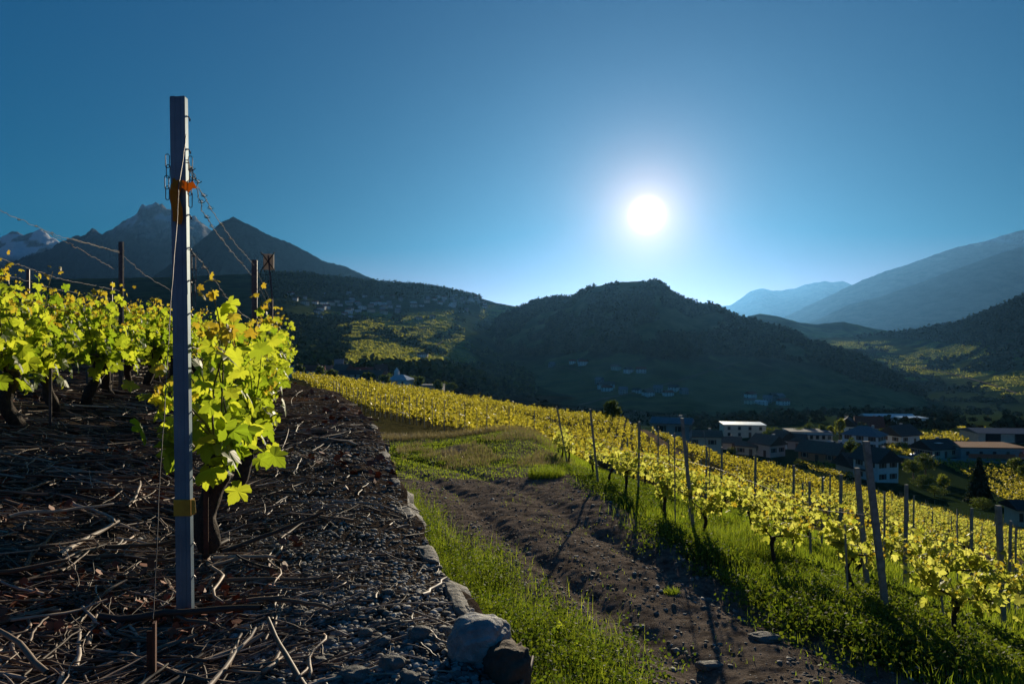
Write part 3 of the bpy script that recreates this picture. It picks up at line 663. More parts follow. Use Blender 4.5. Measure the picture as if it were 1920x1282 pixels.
def leaves_np(pos, size, tmpl, rs, up=0.35, droop=0.4, out=None, curl=0.5):
    T, Fc = tmpl; n = len(pos); size = np.broadcast_to(size, (n,))
    nn = rs.normal(size=(n, 3)); nn[:, 2] = np.abs(nn[:, 2]) * 0.7 + up
    if out is not None: nn += out
    nn /= np.linalg.norm(nn, axis=1)[:, None]
    t = rs.normal(size=(n, 3)); t[:, 2] -= droop * 2; t -= (t * nn).sum(1)[:, None] * nn; t /= np.linalg.norm(t, axis=1)[:, None] + 1e-9
    b = np.cross(t, nn)
    c = rs.uniform(1 - curl, 1 + curl * 1.4, n)
    V = T[None, :, 0, None] * b[:, None, :] + T[None, :, 1, None] * t[:, None, :] + (T[None, :, 2, None] * c[:, None, None]) * nn[:, None, :]
    V = V * size[:, None, None] + pos[:, None, :]
    return V.reshape(-1, 3), (Fc[None] + (np.arange(n) * len(T))[:, None, None]).reshape(-1, Fc.shape[1])
def tubes_np(Pp, rad, n):
    """Pp (N,K,3), rad (N,K)"""
    N_, K, _ = Pp.shape; t = np.gradient(Pp, axis=1); t /= np.linalg.norm(t, axis=2)[:, :, None] + 1e-9
    up = np.array([0.21, 0.13, 0.97]); a = np.cross(t, up); a /= np.linalg.norm(a, axis=2)[:, :, None] + 1e-9; b = np.cross(t, a)
    an = np.arange(n) * 2 * math.pi / n
    V = Pp[:, :, None, :] + rad[:, :, None, None] * (np.cos(an)[None, None, :, None] * a[:, :, None, :] + np.sin(an)[None, None, :, None] * b[:, :, None, :])
    i = np.arange(K - 1)[:, None] * n; j = np.arange(n)[None, :]; j2 = (j + 1) % n
    f = np.stack([i + j, i + j2, i + n + j2, i + n + j], -1).reshape(-1, 4)
    return V.reshape(-1, 3), (f[None] + (np.arange(N_) * K * n)[:, None, None]).reshape(-1, 4)
def blades_np(pos, h, wd, rs, lean=0.5):
    n = len(pos); a = rs.uniform(0, 6.28, n); dx, dy = np.cos(a), np.sin(a); la = rs.uniform(0, 6.28, n); l = rs.uniform(0, lean, n) * h
    S = np.stack([dx, dy, 0 * dx], 1); Ln = np.stack([np.cos(la), np.sin(la), 0 * la], 1)
    w1 = (wd / 2)[:, None]
    b = pos; m = pos + Ln * (l * 0.3)[:, None] + np.array([0, 0, 1]) * (h * 0.55)[:, None]; t = pos + Ln * l[:, None] + np.array([0, 0, 1]) * (h * (1 - 0.25 * l / h))[:, None]
    V = np.stack([b - S * w1, b + S * w1, m + S * w1 * .75, m - S * w1 * .75, t], 1)
    base = (np.arange(n) * 5)[:, None]
    return V.reshape(-1, 3), base + np.array([[0, 1, 2, 3]]), base + np.array([[3, 2, 4]])

# ------------------------------------------------------------------ woods on the hills (uncountable)
def treetop_mat(name, a, b, c):
    m, N, L, bb = newmat(name); geo = N.new('ShaderNodeNewGeometry'); r = ramp(N, [(0, a), (0.5, b), (1, c)])
    L.new(geo.outputs['Random Per Island'], r.inputs[0]); n = noisetex(N, L, 0.8, 5); mm = N.new('ShaderNodeMixRGB'); mm.blend_type = 'MULTIPLY'; mm.inputs[0].default_value = 0.7
    L.new(r.outputs[0], mm.inputs[1]); L.new(n.outputs['Fac'], mm.inputs[2]); L.new(mm.outputs[0], bb.inputs['Base Color']); bb.inputs['Roughness'].default_value = 0.95
    bb.inputs['Specular IOR Level'].default_value = 0.0
    return m
M['treetops'] = treetop_mat('treetops', (0.035, 0.055, 0.02), (0.085, 0.11, 0.03), (0.15, 0.18, 0.045))
M['darktops'] = treetop_mat('dark_treetops', (0.035, 0.045, 0.02), (0.07, 0.08, 0.035), (0.13, 0.12, 0.05))
def scatter_crowns(mb, pts, size, sub, seed, conifer=0.0, k=11):
    # every crown a loose ball of leaf clumps
    rs = np.random.RandomState(seed); pts = np.asarray(pts); n = len(pts); s = size * rs.uniform(0.55, 1.35, n); con = rs.rand(n) < conifer
    d = rs.normal(size=(n, k, 3)); d /= np.linalg.norm(d, axis=2)[:, :, None]; d *= rs.uniform(0.25, 1, (n, k, 1)) ** 0.5
    z01 = (d[:, :, 2:3] + 1) / 2
    d[con, :, :2] *= 0.75 * (1.15 - z01[con]); d[con, :, 2] *= 1.7
    d = d * s[:, None, None]; p = d + pts[:, None, :]; p[:, :, 2] += s[:, None] * 0.75
    sz = np.repeat(s * 0.85, k) * rs.uniform(0.7, 1.2, n * k)
    mb.add(*leaves_np(p.reshape(-1, 3), sz, QUAD, rs, 0.5, 0.1))
def scatter_blobs(mb, pts, size, sub, seed, conifer=0.0):
    rs = np.random.RandomState(seed); T, Fc = ICO[sub]; n = len(pts)
    s = size * rs.uniform(0.6, 1.35, n); asp = rs.uniform(0.9, 1.6, n)
    jit = 1 + 0.38 * (rs.rand(n, len(T), 1) - 0.5)
    V = T[None] * jit
    con = rs.rand(n) < conifer
    V[con, :, :2] *= (0.75 * (1 - 0.8 * np.clip(V[con, :, 2:3], -0.4, 1)))
    asp[con] *= 1.5
    V = V * s[:, None, None]; V[:, :, 2] *= asp[:, None]
    V = V + np.asarray(pts)[:, None, :]; V[:, :, 2] += (s * asp * 0.55)[:, None]
    mb.add(V.reshape(-1, 3), (Fc[None] + (np.arange(n) * len(T))[:, None, None]).reshape(-1, 3))
def hill_points(H, n, px0, px1, cond, seed, ridge=0):
    rs = np.random.RandomState(seed); o, V, D, X, Z, ppx, u = H; k = len(u)
    out = []
    ii = rs.uniform(0, k - 1.001, n * 8); jj = rs.uniform(np.searchsorted(ppx, px0), np.searchsorted(ppx, px1) - 1.001, n * 8)
    if ridge:
        ii[:ridge * 8] = k - 1 - rs.uniform(0, 3.5, ridge * 8)
    i0 = ii.astype(int); j0 = jj.astype(int); fi = ii - i0; fj = jj - j0
    i0 = np.minimum(i0, k - 2); j0 = np.minimum(j0, len(ppx) - 2)
    def bl(A): return (A[i0, j0] * (1 - fi) + A[i0 + 1, j0] * fi) * (1 - fj) + (A[i0, j0 + 1] * (1 - fi) + A[i0 + 1, j0 + 1] * fi) * fj
    x, y, z = bl(X), bl(D), bl(Z); px = x / y * F + CX; el = CY - (z - CZ) / y * F
    ok = np.where(cond(px, el, x, y))[0]; r = ok[ok < ridge * 8][:ridge]; ok = ok[ok >= ridge * 8][:n]
    ok = np.concatenate([r, ok]); return np.stack([x, y, z], 1)[ok]
mb = MB()
scatter_crowns(mb, hill_points(HM, 9000, 930, 1800, lambda p, e, x, y: (e < 668 + 16 * fbm(x / 60, y / 60, 3, 7) + np.clip((p - 1450) * 0.28, 0, 100)) & (fbm(x / 45, y / 45, 3, 8) > -0.2), 5, 700), 3.9, 0, 6, 0.2)
tag(mb.build('wood_on_mound', M['darktops']), 'dense dark wood covering the round mound under the sun', 'wood', kind='stuff')
mb = MB()
scatter_crowns(mb, hill_points(HV, 9000, 480, 1000, lambda p, e, x, y: ((e < 560) | ((p < 640 + 30 * fbm(x / 50, y / 50, 2, 4)) & (e > 596)) | ((p > 890) & (e > 600) & (fbm(x / 50, y / 70, 3, 5) > 0.1)) | ((e > 692) & (p > 660)) | ((fbm(x / 60 + 9, y / 40, 3, 12) > 0.40) & (fbm(x/25, y/25, 2, 19) > 0.1))) & (fbm(x / 30, y / 30, 2, 14) > -0.35), 15, 400), 4.6, 0, 16, 0.1)
tag(mb.build('wood_on_village_hill', M['treetops']), 'green woods and hedges round the hillside village', 'wood', kind='stuff')
mb = MB()
scatter_crowns(mb, hill_points(HR, 6500, 1600, 2150, lambda p, e, x, y: (e < 640 + 0.10 * (p - 1750)) | ((fbm(x / 70, y / 50, 3, 6) > 0.22)), 25, 220), 4.6, 0, 26, 0.15)
tag(mb.build('wood_on_vineyard_hill', M['darktops']), 'dark wood on the slope above the golden vineyards', 'wood', kind='stuff')
# copses and hedges on the dark valley floor
rs = np.random.RandomState(31); q = []
while len(q) < 520:
    d = math.exp(rs.uniform(math.log(270), math.log(820))); px = rs.uniform(1000, 2000); x = (px - CX) / F * d
    if float(fbm(np.array([x / 55]), np.array([d / 26]), 3, 44)[0]) > 0.2: q.append([x, d, 0])
q = np.array(q); q[:, 2] = ground(q[:, 0], q[:, 1]); mb = MB(); scatter_crowns(mb, q, 2.4, 0, 32, 0.2, 40)
tag(mb.build('valley_copse', M['darktops']), 'dark copses and hedges on the shaded valley floor', 'wood', kind='stuff')

# vineyards on the sunny hillsides across the valley: rows of leaf clumps (uncountable at this distance)
mb = MB(); rs = np.random.RandomState(8)
def hillrows(H, n, p0, p1, cond, seed, size):
    q = hill_points(H, n, p0, p1, cond, seed); q[:, 2] += 0.5
    mb.add(*leaves_np(q, size * rs.uniform(0.6, 1.3, len(q)), QUAD, rs, 0.05, 0.3))
def rowsel(x, y, sp, ang): return ((x * math.cos(ang) + y * math.sin(ang)) / sp) % 1 < 0.5
def fm_(p, e, x, y):
    t = fbm(x / 90, y / 45, 3, 91); h = np.abs(fbm(x / 70 + y / 300, y / 60, 3, 95)) > 0.045
    return ((p + 40 * t > 600) & (p - 0.35 * (e - 640) + 20 * t < 875) & (e + 8 * t > 584) & (e < 706) & h & (fbm(x / 40, y / 18, 3, 96) > -0.2)) & rowsel(x, y, 16, 1.2)
hillrows(HV, 26000, 570, 900, fm_, 41, 1.9)
hillrows(HV, 1500, 900, 985, lambda p, e, x, y: (e > 572) & (e < 600) & rowsel(x, y, 20, 1.3), 42, 2.2)
hillrows(HR, 17000, 1400, 2050, lambda p, e, x, y: (fbm(x / 80, y / 90, 3, 17) + 0.6 * fbm(x / 160, y / 40, 3, 19) > -0.12) & (e > 640) & (e < 784) & (fbm(x / 70, y / 50, 3, 6) < 0.2) & rowsel(x, y, 18, 1.0), 43, 2.1)
tag(mb.build('hillside_vineyards', M['hillvine']), 'sunlit green-gold vineyards on the hillsides across the valley', 'vineyards', kind='stuff')

# ------------------------------------------------------------------ grapevines
def vine_parts(seed, kind):
    """one vine at the origin, row along local x; kind: 'left' big green leaves, 'right' small golden, 'mid' cheaper golden"""
    rs = np.random.RandomState(seed)
    trunk = MB()
    th = {'left': 0.46, 'right': 0.48, 'mid': 0.46}[kind]; lean = rs.uniform(-0.12, 0.12, 2)
    k = 9; zz = np.linspace(-0.06, th, k); base = np.stack([lean[0] * (zz / th) ** 1.4 + 0.035 * np.sin(zz * 14 + seed), lean[1] * (zz / th) + 0.03 * np.cos(zz * 11 + seed * 2), zz], 1)
    r0 = 0.042 if kind == 'left' else 0.026
    rad = r0 * (1.15 - 0.35 * zz / th + 0.28 * rs.rand(k)); rad[-1] *= 1.25; rad[-2] *= 1.3
    n = 10 if kind == 'left' else 7
    V, Fc = tube_np(base, rad, n); nz = fbm(V[:, 0] * 40 + seed, V[:, 2] * 22 + V[:, 1] * 30, 3, seed); c = np.repeat(base, n, 0); V = c + (V - c) * (1 + 0.5 * nz)[:, None]
    trunk.add(V, Fc); trunk.add(*rock_np(base[-1, 0], base[-1, 1], base[-1, 2], r0 * 1.6, r0 * 1.4, r0 * 1.3, seed, 1))
    head = base[-1]
    arms = []
    for sgn in (-1, 1):
        L_ = 0.36 if kind != 'left' else 0.30
        pts = [head + np.array([sgn * L_ * q, 0.03 * math.sin(q * 4 + seed), 0.12 * q ** 0.7 + 0.02 * rs.rand()]) for q in np.linspace(0, 1, 5)]
        trunk.tube(pts, np.linspace(r0 * 0.55, 0.009, 5), 6); arms.append(np.array(pts))
    ns = {'left': 9, 'right': 9, 'mid': 8}[kind]; top = {'left': 0.64, 'right': 0.44, 'mid': 0.44}[kind]
    sh = []; nodes = []; tips = []
    for i in range(ns):
        arm = arms[i % 2]; q = rs.uniform(0, 1); j = q * 3.99; p0 = arm[int(j)] * (1 - j % 1) + arm[min(int(j) + 1, 4)] * (j % 1)
        hgt = top * rs.uniform(0.45, 1.3); dirx = rs.normal(0, 0.20) + (0.15 if i % 2 else -0.15); diry = rs.normal(0, 0.13)
        t = np.linspace(0, 1, 7)
        pts = p0[None] + np.stack([dirx * t + 0.03 * np.sin(t * 6 + i), diry * t + 0.02 * np.cos(t * 5 + i), hgt * t - 0.07 * t ** 3], 1)
        sh.append(pts); nodes.append(pts); tips.append(pts[-1])
    sh = np.array(sh); shoot = MB(); shoot.add(*tubes_np(sh, np.tile(np.linspace(0.0055, 0.002, 7), (ns, 1)), 5))
    nl = {'left': 18, 'right': 14, 'mid': 9}[kind]; sz = {'left': 0.106, 'right': 0.098, 'mid': 0.115}[kind]
    pos = []; size = []
    for pts in sh:
        for q in rs.uniform(0.02, 0.97, nl):
            j = q * 5.99; p = pts[int(j)] * (1 - j % 1) + pts[int(j) + 1] * (j % 1)
            pos.append(p + rs.normal(0, [0.075, 0.085, 0.045])); size.append(sz * (1.15 - 0.55 * q) * rs.uniform(0.65, 1.25))
    # foliage hanging below the arms
    for _ in range({'left': 12, 'right': 12, 'mid': 7}[kind]):
        pos.append(head + np.array([rs.uniform(-.42, .42), rs.normal(0, 0.09), rs.uniform(-0.10, 0.2)])); size.append(sz * rs.uniform(0.7, 1.2))
    pos = np.array(pos); size = np.array(size)
    tm = LT_HI if kind != 'mid' else LT_LO
    leaf = MB(); leaf.add(*leaves_np(pos, size, tm, rs, 0.15, 0.55))
    yp = []; ys = []
    for t in tips:
        for _ in range({'left': 6, 'right': 5, 'mid': 3}[kind]): yp.append(t + rs.normal(0, 0.035, 3)); ys.append(sz * rs.uniform(0.25, 0.55))
    young = MB(); young.add(*leaves_np(np.array(yp), np.array(ys), tm, rs, 0.1, 0.2))
    return trunk, shoot, leaf, young
def make_vine(seed, kind):
    e = empty('grapevine', (0, 0, 0), 'x', 'grapevine')
    tr, sh, lf, yg = vine_parts(seed, kind)
    lm = M['leaf'] if kind == 'left' else M['goldleaf']
    tr.build('trunk', M['bark'], e, smooth=True); sh.build('canes', M['shoot'], e); lf.build('foliage', lm, e); yg.build('young_leaves', M['young'], e)
    return e
protoL = [make_vine(100 + i, 'left') for i in range(7)]
protoR = [make_vine(200 + i, 'right') for i in range(6)]
protoM = [make_vine(300 + i, 'mid') for i in range(5)]
remember(None)
used_proto = set()
def put(protos, loc, rz, label, group, i=None, scale=1.0):
    p = protos[(rnd.randrange(len(protos)) if i is None else i) % len(protos)]
    if p.name in used_proto: o = copy_tree(p)
    else: o = p; used_proto.add(p.name)
    o.location = loc; o.rotation_euler = (0, 0, rz); o.scale = (scale, scale, scale); o['label'] = label
    if group: o['group'] = group
    return o
ROWDIR = math.atan2(1, -0.32)
n_vines = 0
rown = ['first', 'second', 'third', 'fourth', 'fifth', 'sixth', 'seventh']
first_labels = ['old gnarled grapevine right behind the steel post with the yellow tape', 'grapevine with a thick knotted stump beside the rusty stake, second behind the taped post', 'grapevine third behind the taped steel post in the row along the terrace edge']
for r in range(7):
    y = [3.2, 4.0, 5.0, 6.0, 7.0, 8.0, 9.0][r] + (0.0 if r else 0); k = 0
    while y < 19.5:
        x = row_x(y, 1.57 * r) + rnd.uniform(-.04, .04)
        px = x / y * F + CX
        if px > -110 and not (r == 1 and y < 3.4):
            flip = rnd.choice([0, math.pi])
            if r == 0 and k < 3: lb, gp = first_labels[k], 'grapevines on the gravel terrace'
            else: lb, gp = 'green grapevine, %s from the camera in the %s row left of the terrace edge' % (ordw(k + 1), rown[r]), 'grapevines on the gravel terrace'
            put(protoL, (x, y, tz(x, y) - 0.02), ROWDIR + flip + rnd.uniform(-.12, .12), lb, gp, scale=0.98 if (r == 0 and k == 0) else rnd.uniform(0.92, 1.08)); n_vines += 1
        y += (1.3 if (r == 0 and k == 0) else rnd.uniform(0.85, 1.0)) ; k += 1
        if r > 3: y += 0.1

# right-hand vineyard: rows following the track
LANE = [(1152, 776), (1200, 806), (1245, 838), (1275, 856)]
lane_w = np.array(gline(LANE, 44, 115, 6))
def lane_x(y): return np.interp(y, lane_w[::-1, 1], lane_w[::-1, 0])
near_list = []
for k in range(0, 30):
    y = 5.2 if k else 5.6
    while y < 98:
        x = float(r1_x(y)) + 1.8 * k * (1.08 if y < 12 else 1.0) + rnd.uniform(-.05, .05)
        px = x / y * F + CX
        ok = px < 2030 and px > 1040
        if y > 24 and x < lane_x(y) + 1.2: ok = False
        if k >= 3 and y < 37 and x / y < 0.55: ok = False
        if k >= 4 and y < 27: ok = False
        if k == 0 and (y > 24.5 or 17.6 < y < 20.5): ok = False
        if k == 0 and 12.8 < y < 13.6: ok = False
        if ok: near_list.append((y, x, k))
        y += rnd.uniform(1.15, 1.45) if y < 20 else rnd.uniform(1.05, 1.3)
near_list.sort()
lim = 300 - n_vines - 6
stuff_pts = []; cnt = {}
def r1_rot(x, y):
    a = float(r1_x(y + 0.5)) - float(r1_x(y - 0.5)); return math.atan2(1.0, a)
for q, (y, x, k) in enumerate(near_list):
    if q < lim:
        cnt[k] = cnt.get(k, 0) + 1
        lb = 'backlit golden grapevine, %s from the camera in the row beside the dirt track' % ordw(cnt[k]) if k == 0 else 'golden grapevine, %s from the camera in the %s row right of the track' % (ordw(cnt[k]), ordw(k + 1))
        pr = protoR if y < 13 else protoM
        put(pr, (x, y, gz(x, y) - 0.03), r1_rot(x, y) + rnd.choice([0, math.pi]) + rnd.uniform(-.15, .15), lb, 'golden grapevines right of the track', scale=rnd.uniform(0.92, 1.1))
    else: stuff_pts.append((x, y, 1.0))

# the far field, rows running away to the right from its near edge
bd = np.array([(2.2, 31.5), (-3.9, 36.5), (-11.0, 52.0), (-24, 80), (-38, 118)])
lanes = [lane_w, np.array(gline([(868, 752), (930, 772), (1000, 790), (1065, 812)], 34, 112, 6)), np.array(gline([(640, 727), (740, 733), (900, 748), (1000, 770), (1140, 779)], 50, 125, 6))]
LP = np.concatenate([np.stack([np.interp(np.linspace(0, len(l) - 1, 200), np.arange(len(l)), l[:, i]) for i in range(2)], 1) for l in lanes])
rs = np.random.RandomState(77)
edge_posts = []
dirv = np.array([0.93, 0.37]); 
seglen = np.concatenate([[0], np.cumsum(np.linalg.norm(np.diff(bd, axis=0), axis=1))])
s_ = 0.0
far_pts = []
while s_ < seglen[-1]:
    p0 = np.array([np.interp(s_, seglen, bd[:, 0]), np.interp(s_, seglen, bd[:, 1])]); edge_posts.append(p0)
    L_ = np.arange(0.2, 95, 1.0)
    q = p0[None] + L_[:, None] * dirv[None] + rs.normal(0, 0.06, (len(L_), 2))
    lx = lane_x(q[:, 1]); ok = (q[:, 0] < np.where(q[:, 1] < 102, lx - 1.0, 17)) & (q[:, 1] < 122)
    far_pts.append(q[ok]); s_ += 1.5
far_pts = np.concatenate(far_pts)
dist = np.concatenate([np.sqrt(((far_pts[i:i + 500, None, :] - LP[None]) ** 2).sum(-1)).min(1) for i in range(0, len(far_pts), 500)])
far_pts = far_pts[dist > 1.9]
mbF = MB(); mbT = MB()
def vine_mass(pts, nleaf, size, hh, wx, seed):
    rs = np.random.RandomState(seed); n = len(pts); z = ground(pts[:, 0], pts[:, 1])
    base = np.stack([pts[:, 0], pts[:, 1], z], 1)
    hv = 1 + 0.18 * rs.normal(size=n)
    pos = np.repeat(base, nleaf, 0); m = len(pos); hvr = np.repeat(hv, nleaf)
    pos = pos + np.stack([rs.normal(0, wx, m), rs.normal(0, wx, m), hvr * (hh[0] + (hh[1] - hh[0]) * rs.beta(1.4, 1.2, m))], 1)
    mbF.add(*leaves_np(pos, size * rs.uniform(0.6, 1.3, m), QUAD, rs, 0.2, 0.4))
    return base
sp = np.array([(a, b) for a, b, _ in stuff_pts])
for pts, sd in ((sp, 1), (far_pts, 2)):
    dd = pts[:, 1]
    for a, b, nl, sz in ((0, 35, 52, 0.13), (35, 60, 40, 0.14), (60, 200, 26, 0.165)):
        s2 = pts[(dd >= a) & (dd < b)]
        if len(s2):
            base = vine_mass(s2, nl, sz, (0.38, 1.08), 0.13, sd * 10 + a)
            st = np.stack([base + np.array([0, 0, -0.05]), base + np.array([0.02, 0.0, 0.55])], 1)
            mbT.add(*tubes_np(st, np.full(st.shape[:2], 0.022), 4))
# village vineyards
def field(corners, dir2, spacing, step, nl, sz, d0=60, d1=330, hh=(0.3, 1.3)):
    c = []
    for x, y in corners:
        d = hit(x, y, d0, d1); c.append(((x - CX) / F * d, d))
    a, b = [hit(x, y, d0, d1) for x, y in dir2]
    u = np.array([(dir2[1][0] - CX) / F * b - (dir2[0][0] - CX) / F * a, b - a]); u /= np.linalg.norm(u); v = np.array([-u[1], u[0]])
    c = np.array(c); U = c @ u; Vv = c @ v
    g = np.array([(i, j) for j in np.arange(Vv.min(), Vv.max(), spacing) for i in np.arange(U.min(), U.max(), step)])
    pts = g[:, :1] * u + g[:, 1:] * v; pts += np.random.RandomState(3).normal(0, 0.08, pts.shape)
    inside = np.zeros(len(pts), bool); n = len(c)
    for i in range(n):
        x1, y1 = c[i]; x2, y2 = c[(i + 1) % n]
        cond = ((y1 > pts[:, 1]) != (y2 > pts[:, 1])) & (pts[:, 0] < (x2 - x1) * (pts[:, 1] - y1) / (y2 - y1 + 1e-9) + x1); inside ^= cond
    pts = pts[inside]
    if len(pts) > 5000: pts = pts[:: len(pts) // 5000 + 1]
    if len(pts): vine_mass(pts, nl, sz, hh, 0.22, len(pts) % 999)
    return c
field([(1752, 866), (1908, 868), (1990, 870), (2000, 905), (1925, 925), (1850, 900), (1790, 890)], [(1752, 868), (1800, 892)], 2.6, 0.9, 12, 0.30)
field([(1850, 905), (2000, 915), (2050, 955), (1930, 950), (1850, 930)], [(1850, 905), (1930, 945)], 2.6, 0.9, 12, 0.28)
field([(1490, 868), (1560, 872), (1605, 886), (1604, 900), (1540, 890)], [(1490, 868), (1600, 896)], 2.2, 0.9, 12, 0.28)
field([(1672, 806), (1700, 800), (1850, 805), (1845, 822), (1800, 830), (1735, 826)], [(1700, 812), (1840, 818)], 2.2, 1.2, 9, 0.5, 150, 420)
field([(1662, 836), (1690, 832), (1732, 842), (1730, 856), (1665, 856)], [(1665, 842), (1730, 846)], 2.0, 1.0, 10, 0.4, 120, 300)
far_leaf = mbF.build('distant_vines', M['fieldvine']); tag(far_leaf, 'golden carpet of distant vine rows across the sloping vineyard', 'vines', kind='stuff')
tr_o = mbT.build('distant_vine_trunks', M['bark']); tag(tr_o, 'dark little trunks under the distant vine rows', 'vine trunks', kind='stuff')
ribbon('vineyard_lane', lane_w, 2.2, M['track'], 0.05)
ribbon('vineyard_path', lanes[1], 1.5, M['track'], 0.05)
# ------------------------------------------------------------------ buildings
def wallm(name, c): return pmat(name, c, tuple(x * 0.82 for x in c), 1.2, 0.9, bump=0.2, bscale=4, bdist=0.03)
M['w_white'] = wallm('white_render', (0.84, 0.84, 0.82)); M['w_cream'] = wallm('cream_render', (0.74, 0.66, 0.54)); M['w_grey'] = wallm('grey_render', (0.38, 0.38, 0.38))
M['w_orange'] = wallm('orange_render', (0.55, 0.26, 0.13)); M['w_pink'] = wallm('pinkish_render', (0.66, 0.53, 0.46)); M['w_beige'] = wallm('beige_render', (0.62, 0.55, 0.45))
def roofm(name, c): return pmat(name, c, tuple(x * 0.6 for x in c), 3.0, 0.85, spec=0.1, bump=0.6, bscale=9, bdist=0.05)
M['r_dark'] = roofm('dark_roof_tiles', (0.10, 0.085, 0.08)); M['r_brown'] = roofm('brown_roof_tiles', (0.22, 0.14, 0.11)); M['r_red'] = roofm('red_roof_tiles', (0.28, 0.07, 0.05)); M['r_grey'] = roofm('grey_slate_roof', (0.24, 0.25, 0.27)); M['r_metal'] = pmat('sheet_metal_roof', (0.55, 0.58, 0.60), (0.40, 0.43, 0.46), 0.8, 0.35, 0.3); M['r_rust'] = roofm('rusty_flat_roof', (0.34, 0.17, 0.09))
M['glass'] = pmat('dark_window_glass', (0.03, 0.04, 0.05), (0.02, 0.025, 0.03), 2, 0.12)
M['frame'] = pmat('window_frame', (0.45, 0.42, 0.38), (0.30, 0.28, 0.25), 4, 0.6); M['shutter'] = pmat('brown_shutter', (0.14, 0.075, 0.045), (0.08, 0.045, 0.03), 6, 0.7)
M['net'] = pmat('orange_safety_net', (0.75, 0.16, 0.07), (0.55, 0.10, 0.05), 3, 0.7)

def body_mb(L_, W_, H_, RH, hip=False, foot=2.5):
    mb = MB(); l, w_ = L_ / 2, W_ / 2
    v = [(-l, -w_, -foot), (l, -w_, -foot), (l, w_, -foot), (-l, w_, -foot), (-l, -w_, H_), (l, -w_, H_), (l, w_, H_), (-l, w_, H_)]
    q = [(0, 1, 5, 4), (1, 2, 6, 5), (2, 3, 7, 6), (3, 0, 4, 7), (4, 5, 6, 7), (0, 3, 2, 1)]
    if RH > 0 and not hip:
        v += [(-l, 0, H_ + RH), (l, 0, H_ + RH)]; mb.add(v, q)
        mb.F.append(np.array([(4, 8, 7), (5, 6, 9)])); mb.M.append(0)
    else: mb.add(v, q)
    return mb
def roof_mb(L_, W_, H_, RH, hip=False, ov=0.6, th=0.22):
    mb = MB(); l, w_ = L_ / 2 + ov, W_ / 2 + ov
    if RH <= 0:
        mb.box((0, 0, H_ + 0.16), (L_ + 0.5, W_ + 0.5, 0.3)); return mb
    s = RH / (W_ / 2); ez = H_ - s * ov + 0.05; rz_ = H_ + RH + 0.05
    xr = l if not hip else max(l - w_, 0.3)
    top = [(-l, -w_, ez), (l, -w_, ez), (l, w_, ez), (-l, w_, ez), (-xr, 0, rz_), (xr, 0, rz_)]
    v = top + [(a, b, c + th) for a, b, c in top]
    mb.add(v, [(6, 7, 11, 10), (8, 9, 10, 11), (0, 4, 5, 1), (2, 5, 4, 3), (0, 1, 7, 6), (2, 3, 9, 8)])
    mb.F.append(np.array([(7, 8, 11), (9, 6, 10), (1, 5, 2), (3, 4, 0)])); mb.M.append(0)
    if not hip:
        pass
    mb.F.append(np.array([(1, 2, 8, 7), (3, 0, 6, 9)])); mb.M.append(0)
    return mb
def add_window(root, cx, cz, face, L_, W_, ww=1.0, wh=1.2, shut=True):
    off = 0.04
    if face in 'fb':
        sg = -1 if face == 'f' else 1; c = (cx, sg * (W_ / 2 + off), cz); dims = lambda a, b, t: (a, t, b); n_ = np.array([0, sg, 0]); ax = np.array([1, 0, 0])
    else:
        sg = -1 if face == 'l' else 1; c = (sg * (L_ / 2 + off), cx, cz); dims = lambda a, b, t: (t, a, b); n_ = np.array([sg, 0, 0]); ax = np.array([0, 1, 0])
    c = np.array(c); fr = MB(); z = np.array([0, 0, 1])
    for s in (-1, 1):
        fr.box(c + ax * s * (ww / 2 + 0.04), dims(0.10, wh + 0.18, 0.12)); fr.box(c + z * s * (wh / 2 + 0.045), dims(ww - 0.03, 0.09, 0.11))
    f = fr.build('window', M['frame'], root)
    pn = MB(); pn.box(c - n_ * 0.01, dims(ww - 0.03, wh - 0.01, 0.04)); pn.build('pane', M['glass'], f)
    if shut:
        for s in (-1, 1):
            sb = MB(); sb.box(c + ax * s * (ww / 2 + 0.36), dims(0.5, wh + 0.1, 0.07)); sb.build('shutter', M['shutter'], f)
def house(name, label, px, pyb, L_, W_, H_, RH, rz, wm, rm, hip=False, d0=100, d1=500, faces='fr', floors=None, shut=True, chim=True, cols=None, group=None, cat='house', door=True, ov=0.6, d=None, wsize=(1.0, 1.2), pyt=None):
    if d is None: d = hit(px, pyb, d0, d1)
    x = (px - CX) / F * d; z = gz(x, d)
    if pyt: H_ = CZ - (pyt - CY) / F * d - RH - z
    e = empty(name, (x, d + W_ / 2, z - 0.1), label, cat, group, rz)
    body_mb(L_, W_, H_, RH, hip).build('wall', M[wm], e)
    rf = roof_mb(L_, W_, H_, RH, hip, ov).build('roof', M[rm], e)
    if chim:
        c = MB(); c.box((L_ * 0.22, W_ * 0.12, H_ + RH * 0.9), (0.7, 0.7, 1.6)); c.build('chimney', M['w_grey'], rf)
    fl = floors or max(1, round(H_ / 2.8))
    for face in faces:
        span = L_ if face in 'fb' else W_; nc = cols or max(1, int(span / 3.2))
        for k in range(fl):
            for i in range(nc):
                cx = (i + 0.5) / nc * span - span / 2; cz = (k + 0.55) * H_ / fl
                if door and k == 0 and i == nc // 2 and face == faces[0]:
                    dm = MB(); sg = -1 if face in 'fl' else 1
                    if face in 'fb': dm.box((cx, sg * (W_ / 2 + 0.03), 1.05), (1.0, 0.10, 2.1))
                    else: dm.box((sg * (L_ / 2 + 0.03), cx, 1.05), (0.10, 1.0, 2.1))
                    dm.build('door', M['shutter'], e); continue
                add_window(e, cx, cz, face, L_, W_, wsize[0], wsize[1], shut)
        if face in 'lr' and RH > 1.6 and not hip: add_window(e, 0, H_ + RH * 0.38, face, L_, W_, 0.8, 0.9, False)
    return e
